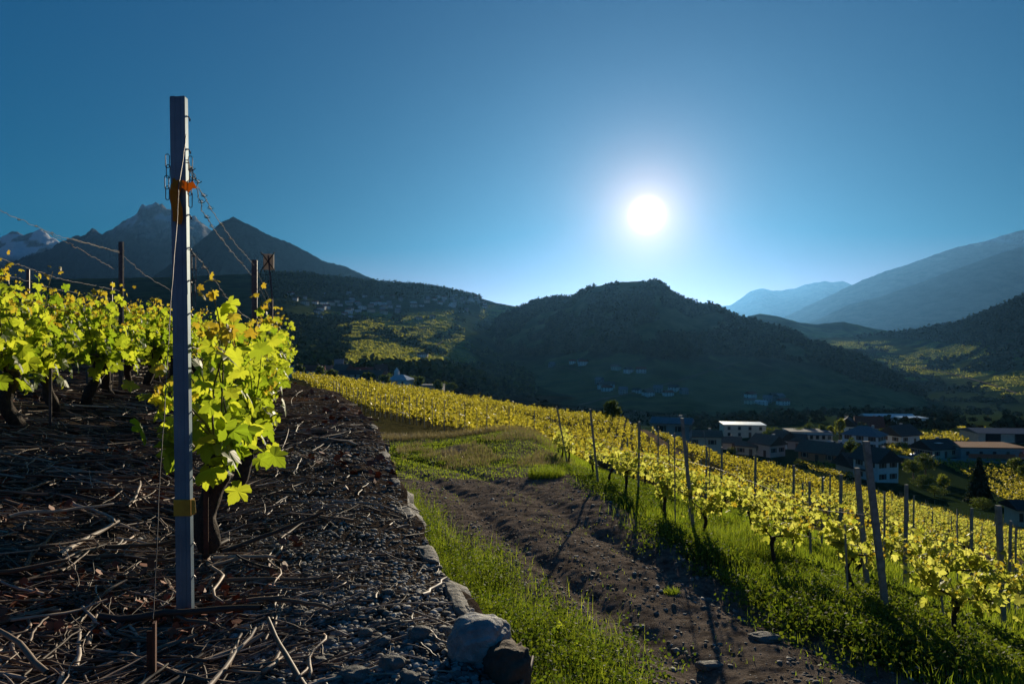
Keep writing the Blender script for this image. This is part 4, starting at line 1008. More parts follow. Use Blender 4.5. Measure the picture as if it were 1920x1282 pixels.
def balcony(e, face, L_, W_, z, ln, cx=0):
    sg = -1 if face in 'fl' else 1; b = MB()
    if face in 'fb':
        b.box((cx, sg * (W_ / 2 + 0.62), z), (ln, 1.2, 0.15))
        for i in range(int(ln / 0.4) + 1): b.box((cx - ln / 2 + 0.05 + i * (ln - 0.1) / int(ln / 0.4), sg * (W_ / 2 + 1.17), z + 0.55), (0.06, 0.06, 0.95))
        b.box((cx, sg * (W_ / 2 + 1.17), z + 1.06), (ln, 0.09, 0.08))
    else:
        b.box((sg * (L_ / 2 + 0.62), cx, z), (1.2, ln, 0.15))
        for i in range(int(ln / 0.4) + 1): b.box((sg * (L_ / 2 + 1.17), cx - ln / 2 + 0.05 + i * (ln - 0.1) / int(ln / 0.4), z + 0.55), (0.06, 0.06, 0.95))
        b.box((sg * (L_ / 2 + 1.17), cx, z + 1.06), (0.09, ln, 0.08))
    b.build('balcony', M['shutter'], e)
GV = 'houses of the village below the vineyard'
r_ = math.radians
# white three-storey house in front of the dark bushes (the nearest one)
e = house('white_house', 'tall white gabled house beside dark bushes, nearest of the village', 1655, 903, 7.5, 6.6, 5.6, 2.4, r_(-72), 'w_white', 'r_dark', faces='fr', cols=2, group=GV, ov=0.9, d0=120)
balcony(e, 'f', 7.5, 6.6, 2.7, 4)
house('dark_roofed_house', 'low house with a wide dark roof tucked behind the tall white house', 1622, 893, 8, 7, 3.0, 2.6, r_(10), 'w_beige', 'r_dark', faces='f', group=GV, ov=0.9)
e = house('beige_house', 'beige gabled house with dark brown roof and two rows of windows above the vine rows', 1446, 856, 8.0, 6.6, 4.0, 2.2, r_(-62), 'w_pink', 'r_brown', faces='fr', cols=2, group=GV)
house('beige_annex_house', 'low annex house with a shed roof joined left of the beige gabled house', 1408, 853, 6, 5, 2.8, 1.0, r_(-35), 'w_beige', 'r_brown', faces='f', cols=2, group=GV, chim=False)
house('small_white_house', 'small white house with a dark roof just behind the beige gabled house', 1474, 841, 6, 5.5, 3.4, 2.2, r_(-75), 'w_white', 'r_dark', faces='r', cols=1, group=GV, chim=False)
e = house('orange_house', 'orange rendered house with a broad dark roof and garden wall', 1553, 866, 11, 7.5, 3.0, 2.4, r_(-48), 'w_orange', 'r_brown', faces='fr', cols=3, group=GV, ov=0.9)
e = house('hip_roofed_house', 'big white house with a dark grey hipped roof in the middle of the village', 1632, 842, 11, 8, 4.6, 2.4, r_(-45), 'w_white', 'r_grey', hip=True, faces='fr', cols=3, group=GV)
e = house('garden_house', 'white gabled house with a carport beside the green vineyard', 1699, 833, 9.5, 8, 3.6, 2.6, r_(24), 'w_white', 'r_dark', faces='fl', cols=2, group=GV, ov=0.9)
e = house('roadside_house', 'beige low-roofed house with a skylight behind the road, blue car beside it', 1766, 858, 11.5, 7.5, 3.0, 2.2, r_(22), 'w_beige', 'r_dark', faces='fl', cols=3, group=GV)
sk = MB(); sk.box((-1.2, -2.3, 4.55), (2.2, 1.5, 0.10)); sk.build('skylight', M['r_metal'], e)
house('flat_roofed_house', 'pale two-storey block with a bright flat sheet roof', 1400, 820, 15, 10, 4.6, 0, r_(-8), 'w_cream', 'r_metal', faces='f', cols=4, group=GV, chim=False, shut=False)
house('long_grey_house', 'long house with a grey roof and white gable at the end of the vine slope', 1266, 822, 8.5, 6.0, 3.6, 0.9, r_(-20), 'w_grey', 'r_grey', faces='fr', cols=2, group=GV, d=160, pyt=786)
house('brown_roofed_house', 'house with a long dark brown roof behind the vine rows, left of its beige neighbour', 1322, 838, 10, 6, 2.4, 1.3, r_(-10), 'w_beige', 'r_brown', faces='f', cols=2, group=GV, d=195, pyt=809)
house('hedge_house', 'low brown-roofed house with a green hedge in front', 1366, 842, 9, 6, 2.4, 1.4, r_(-14), 'w_pink', 'r_brown', faces='f', cols=2, group=GV)
e = house('workshop', 'long white workshop with a saw-tooth canopy and row of windows', 1524, 829, 14, 9, 3.6, 0, r_(-6), 'w_white', 'r_grey', faces='f', floors=1, cols=7, cat='workshop', group=GV, chim=False, shut=False, door=False)
cn = MB(); cn.box((0, -5.6, 3.0), (14.2, 2.6, 0.2)); cn.build('canopy', M['r_grey'], e)
house('red_roofed_house', 'house with a steep red-brown roof standing highest at the back of the village', 1638, 815, 9, 7, 3.2, 3.4, r_(-18), 'w_pink', 'r_red', faces='fr', cols=3, group=GV)
house('gabled_back_house', 'white gabled house half hidden by trees at the back of the village', 1598, 815, 8, 7, 3.6, 2.6, r_(60), 'w_white', 'r_dark', faces='lf', cols=2, group=GV)
e = house('farm_shed', 'wide pale farm shed with two dark open doorways', 1893, 829, 19, 12, 3.2, 1.0, r_(-6), 'w_beige', 'r_grey', faces='f', floors=1, cols=2, cat='shed', group=GV, chim=False, shut=False, door=False, wsize=(5.0, 3.2))
e = house('construction_building', 'low half-finished building with a rusty flat roof and orange safety netting', 1868, 861, 19, 12, 3.4, 0, r_(-5), 'w_grey', 'r_rust', faces='f', floors=1, cols=5, cat='building', group=GV, chim=False, shut=False, door=False)
nb = MB(); nb.box((-2, -8.2, 1.4), (13, 0.12, 1.3)); nb.box((8, -8.3, 1.8), (5, 0.12, 1.0)); nb.build('safety_net', M['net'], e)
house('corner_shed', 'dark flat-roofed shed at the right edge below the conifer', 1945, 972, 4.6, 4, 1.9, 0.8, r_(-8), 'w_beige', 'r_dark', faces='f', cols=2, cat='shed', group=GV, chim=False, d=105, pyt=944, door=False)
house('white_cabin', 'small white block house beyond the golden vineyard', 1717, 799, 11, 7, 3.6, 0, 0, 'w_white', 'r_metal', faces='f', floors=1, cols=3, group=GV, chim=False, shut=False, d0=200, d1=700)
house('greenhouse', 'long low pale blue roofed greenhouse on the valley floor', 1672, 790, 24, 9, 2.2, 1.2, r_(-4), 'w_grey', 'r_metal', faces='', cat='greenhouse', group=GV, chim=False, shut=False, d0=250, d1=700, floors=1)
house('street_end_house', 'grey roofed house at the near left end of the parking yard', 1492, 846, 8, 6, 3.0, 1.8, r_(-30), 'w_grey', 'r_dark', faces='f', cols=2, group=GV, chim=False, d=222)

# cars in the village
M['car_white'] = pmat('white_car_paint', (0.7, 0.7, 0.7), (0.62, 0.62, 0.62), 1, 0.25); M['car_blue'] = pmat('blue_car_paint', (0.05, 0.16, 0.38), (0.04, 0.13, 0.30), 1, 0.25); M['car_dark'] = pmat('dark_car_paint', (0.05, 0.05, 0.055), (0.04, 0.04, 0.04), 1, 0.25); M['tyre'] = pmat('tyre_rubber', (0.02, 0.02, 0.02), (0.015, 0.015, 0.015), 5, 0.9)
def car(label, px, py, d, rz, mat):
    x = (px - CX) / F * d; e = empty('parked_car', (x, d, gz(x, d)), label, 'car', 'cars parked in the village', rz)
    prof = [(-2.1, 0.35), (-2.15, 0.75), (-1.95, 0.95), (-1.5, 1.0), (-1.0, 1.42), (0.5, 1.45), (1.15, 0.98), (1.95, 0.85), (2.15, 0.6), (2.1, 0.35)]
    def ext(pr, w2, mb):
        n = len(pr); V = [(a, -w2, b) for a, b in pr] + [(a, w2, b) for a, b in pr]
        mb.add(V, [(i, (i + 1) % n, n + (i + 1) % n, n + i) for i in range(n)]); k = mb.n - 2 * n
        mb.F.append(np.array([[k + i for i in range(n)][::-1]])); mb.M.append(0); mb.F.append(np.array([[k + n + i for i in range(n)]])); mb.M.append(0)
    b = MB(); ext(prof, 0.85, b); b.build('body', M[mat], e)
    g_ = MB(); ext([(-1.35, 1.0), (-0.95, 1.36), (0.45, 1.38), (0.95, 1.0)], 0.87, g_); g_.build('windows', M['glass'], e)
    for sx in (-1.35, 1.35):
        for sy in (-0.8, 0.8):
            w_ = MB(); an = np.linspace(0, 2 * math.pi, 13)[:-1]; w_.tube([(sx, sy - 0.1, 0.33), (sx, sy + 0.1, 0.33)], 0.33, 12); w_.build('wheel', M['tyre'], e)
car('white car parked nearest to the saw-tooth workshop', 1560, 836, 231, r_(20), 'car_white')
car('white car parked in the yard between workshop and trees', 1576, 834, 233, r_(70), 'car_white')
car('dark car parked in the yard beside the white ones', 1588, 836, 230, r_(10), 'car_dark')
car('blue car parked in front of the beige low-roofed house', 1722, 852, 208, r_(-10), 'car_blue')

rd = gline([(1662, 852), (1700, 858), (1760, 861), (1830, 863), (1920, 867), (2100, 872)], 100, 260, 4)
ribbon('village_road', rd, 4.5, M['asphalt'], 0.12)
wl2 = MB(); q = np.array(rd)
for i in range(len(q) - 1):
    m_ = (q[i] + q[i + 1]) / 2 + np.array([0, -2.6, 0.25]); dd_ = q[i + 1] - q[i]; wl2.box(m_, (np.linalg.norm(dd_[:2]) + 0.02, 0.3, 0.9), math.atan2(dd_[1], dd_[0]))
tag(wl2.build('road_wall', M['w_grey']), 'long low grey wall along the road above the striped vineyard', 'wall')
ribbon('parking_yard', gline([(1545, 838), (1600, 840)], 100, 260, 4), 12, M['asphalt'], 0.10)

# small distant houses: walls, roof and a few openings in one mesh each
def tiny_mesh(wm, rm, L_=10, W_=8, H_=5, RH=2.5):
    mb = body_mb(L_, W_, H_, RH, foot=5); r2 = roof_mb(L_, W_, H_, RH)
    mb.add(r2.V[0], [[0, 0, 0]], 1); mb.F.pop(); mb.M.pop(); base = mb.n - len(r2.V[0])
    for f in r2.F: mb.F.append(f + base); mb.M.append(1)
    for k in range(2):
        for i in range(3): mb.box((-L_ / 2 + L_ * (i + .5) / 3, -W_ / 2 - 0.02, 1.4 + k * 2.5), (1.1, 0.12, 1.2), 0, 2)
        for s in (-1, 1): mb.box((s * (L_ / 2 + 0.02), 0, 1.4 + k * 2.5), (0.12, 1.1, 1.2), 0, 2)
    return mb.build('small_house', [M[wm], M[rm], M['glass']])
tp = [tiny_mesh('w_white', 'r_dark'), tiny_mesh('w_cream', 'r_brown', 12, 8, 5.5), tiny_mesh('w_grey', 'r_grey', 9, 8, 6), tiny_mesh('w_white', 'r_red', 11, 9, 5), tiny_mesh('w_white', 'r_metal', 14, 9, 5, 1.2)]
used_t = set(); far_log = []
def tiny(i, loc, rz, label, group, s=1.0):
    p = tp[i % 5]; o = p if p.name not in used_t else p.copy()
    if p.name in used_t: C.objects.link(o)
    used_t.add(p.name)
    o.location = loc; o.rotation_euler = (0, 0, rz); o.scale = (s, s, s); tag(o, label, 'house', group); return o
rs = random.Random(5)
TINYL = {0: 'white dark-roofed', 1: 'cream brown-roofed', 2: 'grey slate-roofed', 3: 'white red-roofed', 4: 'white metal-roofed'}
for q_ in []: pass
placed = []
def far_house(px, el, H, grp, where, s=1.0, mind=9, ty=None, up=-0.8):
    if H is None:
        d = hit(px, el, 250, 900); p = np.array([(px - CX) / F * d, d, gz((px - CX) / F * d, d)])
    else: p = surf_at(H, px, el)
    if any((p[0] - q[0]) ** 2 + (p[1] - q[1]) ** 2 < mind ** 2 for q in placed): return
    placed.append(p); k = rs.randrange(5) if ty is None else ty
    far_log.append((where, k, px, tiny(k, (p[0], p[1], p[2] + up), rs.uniform(-0.7, 0.7), 'x', grp, s * rs.uniform(0.85, 1.15))))
for i in range(95):
    px = rs.uniform(545, 915); c = np.interp(px, [545, 600, 700, 800, 915], [560, 578, 574, 570, 573]); el = c + rs.gauss(0, 9)
    far_house(px, el, HV, 'houses of the village high on the hillside', 'in the hillside village', 1.1, 15)
for i in range(30):
    g_ = rs.random()
    if g_ < 0.3: px, el = rs.gauss(1140, 16), rs.gauss(726, 3)
    elif g_ < 0.55: px, el = rs.gauss(1170, 28), rs.gauss(697, 3)
    elif g_ < 0.8: px, el = rs.gauss(1230, 36), rs.gauss(736, 4)
    else: px, el = rs.gauss(1070, 22), rs.gauss(684, 4)
    far_house(px, el, HM, 'hamlet houses at the foot of the wooded mound', 'under the wooded mound', 1.0, 12)
for i in range(15):
    px, el = (rs.gauss(1440, 18), rs.gauss(752, 4)) if i < 15 else (rs.uniform(1490, 1560), rs.uniform(762, 770))
    far_house(px, el, HM, 'farm houses below the right flank of the mound', 'below the mound flank', 1.0, 12)
for px, el in ((790, 669), (797, 668)): far_house(px, el, HV, 'two houses alone on the lit terraces', 'on the lit terraces', 0.8, 6, 0)
for wh in set(f[0] for f in far_log):
    for k in range(5):
        for i, f in enumerate(sorted([f for f in far_log if f[0] == wh and f[1] == k], key=lambda f: f[2])): f[3]['label'] = 'small %s house, %s of its kind from the left %s' % (TINYL[k], ordw(i + 1), wh)
# the nearer hamlet at left, behind the golden field
gh = 'houses of the hamlet behind the golden field'
def hamlet(name, label, px, py, d, L_, W_, H_, RH, rz, wm, rm, **k):
    return house(name, label, px, py, L_, W_, H_, RH, rz, wm, rm, d=d, group=gh, shut=False, **k)
hamlet('long_roofed_house', 'long house with a bright red roof line, widest in the hamlet behind the golden field', 672, 700, 430, 17, 9, 6, 2.6, r_(8), 'w_cream', 'r_red', faces='f')
hamlet('hamlet_house', 'brown gabled house left of the long red roof in the hamlet', 640, 706, 410, 11, 9, 6, 3.5, r_(-30), 'w_pink', 'r_brown', faces='f')
hamlet('hamlet_house', 'white house with dark roof at the far left of the hamlet', 548, 702, 440, 12, 8, 5, 2.5, r_(0), 'w_white', 'r_grey', faces='f')
hamlet('hamlet_house', 'red roofed house second from the left in the hamlet', 585, 703, 440, 13, 8, 5, 3.0, r_(12), 'w_cream', 'r_red', faces='f')
hamlet('hamlet_house', 'slim white tower house between the red roofs of the hamlet', 634, 700, 450, 5, 5, 10, 3.0, r_(12), 'w_white', 'r_grey', faces='f', cols=1)
hamlet('hamlet_house', 'cream house with low roof at the near edge of the hamlet', 660, 714, 380, 15, 8, 4.5, 1.8, r_(0), 'w_pink', 'r_dark', faces='f')
hamlet('hamlet_house', 'pink house with brown roof in front of the long red roof', 700, 714, 380, 12, 8, 5, 2.6, r_(-20), 'w_cream', 'r_brown', faces='f')
hamlet('hamlet_house', 'tall pale house with pointed roof right of the long red roof', 712, 706, 420, 7, 7, 8, 4.0, r_(30), 'w_grey', 'r_dark', faces='f', cols=2)
hamlet('hamlet_house', 'long low grey building with a flat roof at the right end of the hamlet', 808, 717, 370, 13, 8, 3.6, 0, r_(-5), 'w_grey', 'r_grey', faces='f', chim=False)
hamlet('hamlet_house', 'dark little house between the chapel and the pink house', 738, 712, 400, 9, 8, 4.6, 2.2, r_(15), 'w_beige', 'r_dark', faces='f')
hamlet('hamlet_house', 'grey house behind the red roofed houses at the left of the hamlet', 612, 700, 460, 10, 8, 5.6, 2.6, r_(-12), 'w_grey', 'r_brown', faces='f')
# white chapel
d = 375.0; px = 750; x = (px - CX) / F * d
e = empty('white_chapel', (x, d, gz(x, d)), 'white round-shouldered chapel with a small pointed turret at the edge of the hamlet', 'chapel', gh, r_(-20))
body_mb(13, 9, 4.5, 0).build('wall', M['w_white'], e)
rf = roof_mb(13, 9, 4.5, 2.4, hip=True).build('roof', M['r_metal'], e)
t = MB(); t.box((-2, 0, 7.4), (2.2, 2.2, 2.4)); t.box((-2, 0, 9.8), (2.4, 2.4, 2.4), 0, 0, 0.05); t.build('turret', M['w_white'], rf)
for i in (-4, 0, 4): add_window(e, i, 2.6, 'f', 13, 9, 0.9, 1.8, False)

# ------------------------------------------------------------------ trees and bushes
def tree(name, label, x, y, z, h, cw, seed, mat='crown', kind='round', cat='tree', group=None, nleaf=1500, ls=None, th=0.25):
    rs = np.random.RandomState(seed); e = empty(name, (x, y, z), label, cat, group)
    tr = MB(); r0 = 0.035 * h
    pts = np.stack([0.04 * h * np.sin(np.linspace(0, 2, 6) + seed), 0.03 * h * np.cos(np.linspace(0, 2, 6)), np.linspace(-0.3, h * 0.8, 6)], 1); pts[:, :2] -= pts[0, :2]
    tr.tube(pts, np.linspace(r0, r0 * 0.25, 6), 7)
    for i in range(6):
        b0 = pts[2 + i % 3]; a = rs.uniform(0, 6.28); tr.tube([b0, b0 + np.array([math.cos(a) * cw * .25, math.sin(a) * cw * .25, h * .12]), b0 + np.array([math.cos(a) * cw * .42, math.sin(a) * cw * .42, h * .22])], [r0 * .5, r0 * .3, r0 * .1], 5)
    tr.build('trunk', M['bark'], e, smooth=True)
    cr_ = MB(); ls = ls or max(0.16, h * 0.055)
    if kind == 'conifer':
        u = rs.rand(nleaf) ** 0.7; zz = h * (1.02 - 0.97 * u); rr = cw / 2 * (u * 0.96 + 0.02) * np.sqrt(rs.rand(nleaf)) * (1 + 0.18 * np.sin(zz * 7)); a = rs.uniform(0, 6.28, nleaf)
        pos = np.stack([np.cos(a) * rr, np.sin(a) * rr, zz], 1)
    else:
        nc = 14 if kind == 'round' else 10; cc = rs.normal(size=(nc, 3)); cc /= np.linalg.norm(cc, axis=1)[:, None]; cc *= rs.uniform(0.35, 0.72, (nc, 1))
        ci = rs.randint(0, nc, nleaf); p = rs.normal(size=(nleaf, 3)); p /= np.linalg.norm(p, axis=1)[:, None]; p *= rs.uniform(0.4, 1, (nleaf, 1)) ** 0.6 * 0.40
        pos = (cc[ci] + p) * np.array([cw / 2, cw / 2, h * (1 - th) / 2]); pos[:, 2] += h * (th + (1 - th) / 2)
    cr_.add(*leaves_np(pos, ls * rs.uniform(0.6, 1.3, nleaf), QUAD, rs, 0.2, 0.2)); cr_.build('crown', M[mat], e)
    return e
def tree_at(name, label, px, pyb, h, cw, seed, d=None, d0=60, d1=400, **k):
    if d is None: d = hit(px, pyb, d0, d1)
    x = (px - CX) / F * d; return tree(name, label, x, d, gz(x, d), h, cw, seed, **k)
tree_at('round_bush', 'lone round dark bush at the end of the golden field, above the lane', 1148, 775, 3.5, 2.9, 1, d=104, mat='crown', cat='bush', th=0.02, nleaf=2600, ls=0.2)
tree_at('low_bush', 'low dark bush on the crest left of the long grey-roofed house', 1206, 788, 1.8, 2.8, 2, d=120, cat='bush', th=0.02, nleaf=900)
tree_at('conifer', 'tall dark cone-shaped conifer standing in the striped vineyard', 1836, 940, 9.5, 5.4, 3, d=140, mat='pine', kind='conifer', nleaf=5200, ls=0.42)
tree_at('golden_bush', 'yellow-green bush at the foot of the conifer', 1842, 955, 2.4, 5.6, 4, d=132, mat='crown', cat='bush', th=0.02)
GT = 'garden trees of the village'
tl = [(1575, 826, 8.5, 5.0, 'goldcrown', 'bright yellow-green tree behind the parking yard'), (1556, 826, 6, 3.5, 'goldcrown', 'small bright tree left of the bright yellow-green one'),
      (1542, 824, 6.5, 5, 'crown', 'brownish tree behind the white workshop'), (1517, 822, 6, 6, 'crown', 'round green tree behind the white workshop roof'), (1498, 824, 4.6, 6, 'crown', 'low green bush left behind the white workshop'),
      (1447, 828, 5.5, 6, 'crown', 'green tree right of the flat bright roof'), (1436, 830, 5, 4, 'crown', 'small tree touching the flat bright roofed block'), (1617, 828, 8.5, 3.6, 'pine', 'dark slim tree against the red-brown roof'),
      (1603, 836, 6, 3.2, 'crown', 'dark tree left of the hipped roof'), (1596, 872, 8.0, 4.2, 'crown', 'dark tree between the orange house and the tall white house'), (1608, 888, 7.5, 4.5, 'crown', 'dark tree touching the left of the tall white house'),
      (1712, 897, 5.6, 6.0, 'crown', 'dark bushy tree just right of the tall white house'), (1736, 893, 6.4, 6.5, 'crown', 'second dark bushy tree, between the white house and the striped field'),
      (1728, 912, 3.4, 6.5, 'crown', 'low hedge-like bush under the two dark trees'), (1769, 922, 4.6, 3.4, 'goldcrown', 'small yellow-green tree in front of the striped vineyard'), (1752, 930, 2.6, 6, 'crown', 'dark low bush left of the small yellow-green tree'),
      (1905, 890, 5.2, 5, 'crown', 'dark tree at the right edge above the striped vineyard'), (1926, 902, 4.5, 5, 'crown', 'dark bush at the right edge below the dark tree'), (1772, 838, 3.2, 9, 'crown', 'dark hedge behind the low-roofed roadside house'), (1690, 842, 2.6, 6, 'crown', 'dark bush in front of the carport house'),
      (1378, 850, 2.4, 5.5, 'goldcrown', 'bright green hedge in front of the low brown-roofed house'), (1512, 850, 2.4, 6, 'goldcrown', 'light green hedge left of the orange house'), (1500, 870, 1.8, 4.5, 'crown', 'low garden hedge between the beige and the orange house'), (1655, 828, 5, 5, 'crown', 'tree right of the red-brown roofed house'), (1310, 820, 2.4, 4, 'goldcrown', 'light bush right of the long grey-roofed house')]
for i, (px, py, h, cw, mt, lb) in enumerate(tl):
    tree_at('garden_tree' if h > 4 else 'garden_bush', lb, px, py, h, cw, 40 + i, mat=mt, cat='tree' if h > 4 else 'bush', group=GT, th=0.2 if h > 4 else 0.02, nleaf=1100, d0=100, d1=420)
for i, px in enumerate((560, 600, 622, 652, 690, 724, 775, 786, 822, 835, 846)):
    tree_at('hamlet_tree', ('dark round tree among the roofs of the hamlet, %s from the left' % ordw(i + 1)) if px < 760 else 'green tree by the white chapel, %s from the right' % ordw(11 - i), px, 712, rs.uniform(6, 9), rs.uniform(6, 9), 90 + i, d=395 - (i % 3) * 20, group='trees of the hamlet', nleaf=420, ls=0.9)
# ------------------------------------------------------------------ steel post with hooks, tape, ribbon
def post_profile_mb(H_, wf=0.055, dp=0.022, th=0.003, z0=-0.15):
    mb = MB()
    a = wf / 2
    # folded C section: face towards the camera, two flanges running back with a small lip
    out = [(-a, dp), (-a, 0), (-a * 0.45, 0), (-a * 0.30, 0.003), (a * 0.30, 0.003), (a * 0.45, 0), (a, 0), (a, dp), (a - 0.012, dp)]
    inn = [(a - 0.012, dp - th), (a - th, dp - th), (a - th, th), (a * 0.45 - th * .5, th), (a * 0.30 - th * .5, 0.003 + th), (-a * 0.30 + th * .5, 0.003 + th), (-a * 0.45 + th * .5, th), (-a + th, th), (-a + th, dp)]
    pr = out + inn; n = len(pr); zs = np.concatenate([np.linspace(z0, H_ - 0.004, 24), [H_]])
    V = np.array([[x * (1 if z < H_ - 0.002 else 0.9), y, z] for z in zs for x, y in pr])
    i = np.arange(len(zs) - 1)[:, None] * n; j = np.arange(n)[None, :]; j2 = (j + 1) % n
    mb.add(V, np.stack([i + j, i + j2, i + n + j2, i + n + j], -1).reshape(-1, 4)); k = (len(zs) - 1) * n
    m = len(out)
    for q in range(m - 1): mb.F.append(np.array([[k + q, k + q + 1, k + n - 2 - q, k + n - 1 - q]])); mb.M.append(0)
    return mb
def hook_mb(x, y, z, s):
    mb = MB(); t = np.linspace(0, 1, 7); pts = [(x + s * (0.002 + 0.010 * math.sin(q * 3.0)), y, z + 0.014 - 0.026 * q + (0.008 if q > 0.8 else 0)) for q in t]
    pts = [(x, y, z + 0.012), (x + s * 0.005, y, z + 0.006), (x + s * 0.007, y, z - 0.002), (x + s * 0.006, y, z - 0.007), (x + s * 0.009, y, z + 0.002)]
    mb.tube(pts, 0.0022, 5); return mb
def steel_post(x, y, H_, label, rz=0.0, lean=(0, 0), detail=2, mat='galv', group='steel trellis posts on the terrace', z=None):
    z = tz(x, y) if z is None else z
    e = empty('trellis_post', (x, y, z), label, 'post', group, rot=(lean[1], lean[0], rz))
    post_profile_mb(H_).build('steel_profile', M[mat], e)
    if detail >= 1:
        for s in (-1, 1):
            k = 0; zz = 0.15
            while zz < H_ - 0.05:
                hook_mb(s * 0.0275, 0.020, zz, s).build('hook', M['darksteel'], e); zz += 0.118 if detail == 2 else 0.2
    return e
PY = 2.44; PX_ = (345 - CX) / F * PY
zb = tz(PX_, PY)
H0 = (CZ - (180 - CY) / F * PY) - zb
main = steel_post(PX_, PY, H0, 'tall galvanised steel post with yellow tape, orange ribbon and chains, nearest to the camera', rz=r_(-1), lean=(r_(-0.75), r_(0)), detail=2)
kids.clear()
tp_ = MB(); tp_.box((0.001, 0.010, 0.41), (0.062, 0.030, 0.058)); tp_.build('yellow_tape', M['tape'], main)
# torn tape end
te = MB(); te.add([(0.034, -0.006, 0.384), (0.050, -0.004, 0.392), (0.047, -0.004, 0.437), (0.034, -0.006, 0.439), (0.034, -0.004, 0.384), (0.050, -0.002, 0.392), (0.047, -0.002, 0.437), (0.034, -0.004, 0.439)], [(0, 1, 2, 3), (7, 6, 5, 4), (0, 4, 5, 1), (1, 5, 6, 2), (2, 6, 7, 3)]); te.build('tape_end', M['tape'], main)
# orange ribbon knotted round the post
rb = MB()
zr = H0 - 0.325
def strip(pts, wd, th=0.0012):
    p = np.array(pts, float); d = np.gradient(p, axis=0); d /= np.linalg.norm(d, axis=1)[:, None]; s = np.cross(d, np.array([0.1, -1, 0.1])); s /= np.linalg.norm(s, axis=1)[:, None]
    wd = 1.35 * np.broadcast_to(np.asarray(wd, float), (len(p),))[:, None]; a = p - s * wd / 2; b = p + s * wd / 2; o = np.array([0, th, 0]); n = len(p)
    V = np.concatenate([a, b, a + o, b + o]); Fc = []
    for i in range(n - 1): Fc += [(i, i + 1, n + i + 1, n + i), (2 * n + i, 3 * n + i, 3 * n + i + 1, 2 * n + i + 1), (i, 2 * n + i, 2 * n + i + 1, i + 1), (n + i, n + i + 1, 3 * n + i + 1, 3 * n + i)]
    rb.add(V, Fc)
strip([(-0.004, -0.010, zr + 0.012), (0.012, -0.018, zr + 0.006), (0.030, -0.022, zr + 0.004), (0.046, -0.020, zr - 0.008), (0.060, -0.014, zr + 0.004), (0.068, -0.012, zr - 0.008)], [0.02, 0.024, 0.020, 0.026, 0.018, 0.006])
strip([(0.004, -0.012, zr + 0.018), (0.0, -0.016, zr + 0.002), (-0.004, -0.018, zr - 0.02), (-0.010, -0.014, zr - 0.05), (-0.006, -0.012, zr - 0.09), (-0.010, -0.012, zr - 0.125)], [0.010, 0.028, 0.026, 0.020, 0.014, 0.008])
strip([(0.002, -0.012, zr - 0.005), (-0.004, -0.018, zr - 0.04), (0.006, -0.016, zr - 0.08), (0.004, -0.012, zr - 0.115), (0.010, -0.010, zr - 0.135)], [0.022, 0.020, 0.022, 0.024, 0.006])
strip([(-0.012, -0.011, zr + 0.028), (-0.004, -0.016, zr + 0.010), (0.006, -0.02, zr + 0.0)], [0.006, 0.014, 0.018])
rb.build('orange_ribbon', M['ribbon'], main)
bh = MB(); an = np.linspace(0, 2 * math.pi, 17)[:-1]
V = [(0.0045 * math.cos(a), 0.0045, H0 - 0.022 + 0.0045 * math.sin(a)) for a in an] + [(0.0045 * math.cos(a), 0.0068, H0 - 0.022 + 0.0045 * math.sin(a)) for a in an]
bh.add(V, [(i, (i + 1) % 16, 16 + (i + 1) % 16, 16 + i) for i in range(16)]); bh.F.append(np.array([list(range(16))[::-1]])); bh.M.append(0)
bh.build('bolt_hole', M['r_metal'], main)

# chains hanging at the post
def link_mb(c, size, wid, r, ang):
    mb = MB(); t = np.linspace(0, 2 * math.pi, 17)[:-1]; hl = size / 2 - wid / 2
    p = []
    for a in t:
        x = wid / 2 * math.cos(a); z = wid / 2 * math.sin(a) + (hl if math.sin(a) >= 0 else -hl); p.append((x * math.cos(ang), x * math.sin(ang), z))
    p = np.array(p) + np.array(c); k = len(p); n = 6
    d = np.roll(p, -1, 0) - np.roll(p, 1, 0); d /= np.linalg.norm(d, axis=1)[:, None]; nn = np.array([-math.sin(ang), math.cos(ang), 0]); b = np.cross(d, nn)
    an = np.arange(n) * 2 * math.pi / n; V = p[:, None] + r * (np.cos(an)[None, :, None] * nn + np.sin(an)[None, :, None] * b[:, None, :])
    i = np.arange(k)[:, None]; j = np.arange(n)[None, :]
    Fc = np.stack([i * n + j, i * n + (j + 1) % n, ((i + 1) % k) * n + (j + 1) % n, ((i + 1) % k) * n + j], -1).reshape(-1, 4)
    mb.add(V.reshape(-1, 3), Fc); return mb
def chain(px0, py0, py1, d, n, label):
    top = P(px0, py0, d); L_ = (py1 - py0) / F * d; step = L_ / n
    e = empty('steel_chain', top, label, 'chain', 'chains hanging from the steel post')
    for i in range(n): link_mb((0.003 * math.sin(i * 2.1), 0, -step * (i + 0.5)), step * 1.28, 0.013, 0.0015, 0.35 + (0.5 if i % 2 else 0)).build('link', M['darksteel'], e)
chain(314, 292, 372, PY, 4, 'short dark chain hanging down the left flange near the top of the post')
chain(357, 296, 386, PY, 4, 'dark chain hanging at the right flange below the wire tension knot')
chain(363, 482, 572, PY + 0.02, 4, 'second dark chain on the right flange, level with the vine tips')

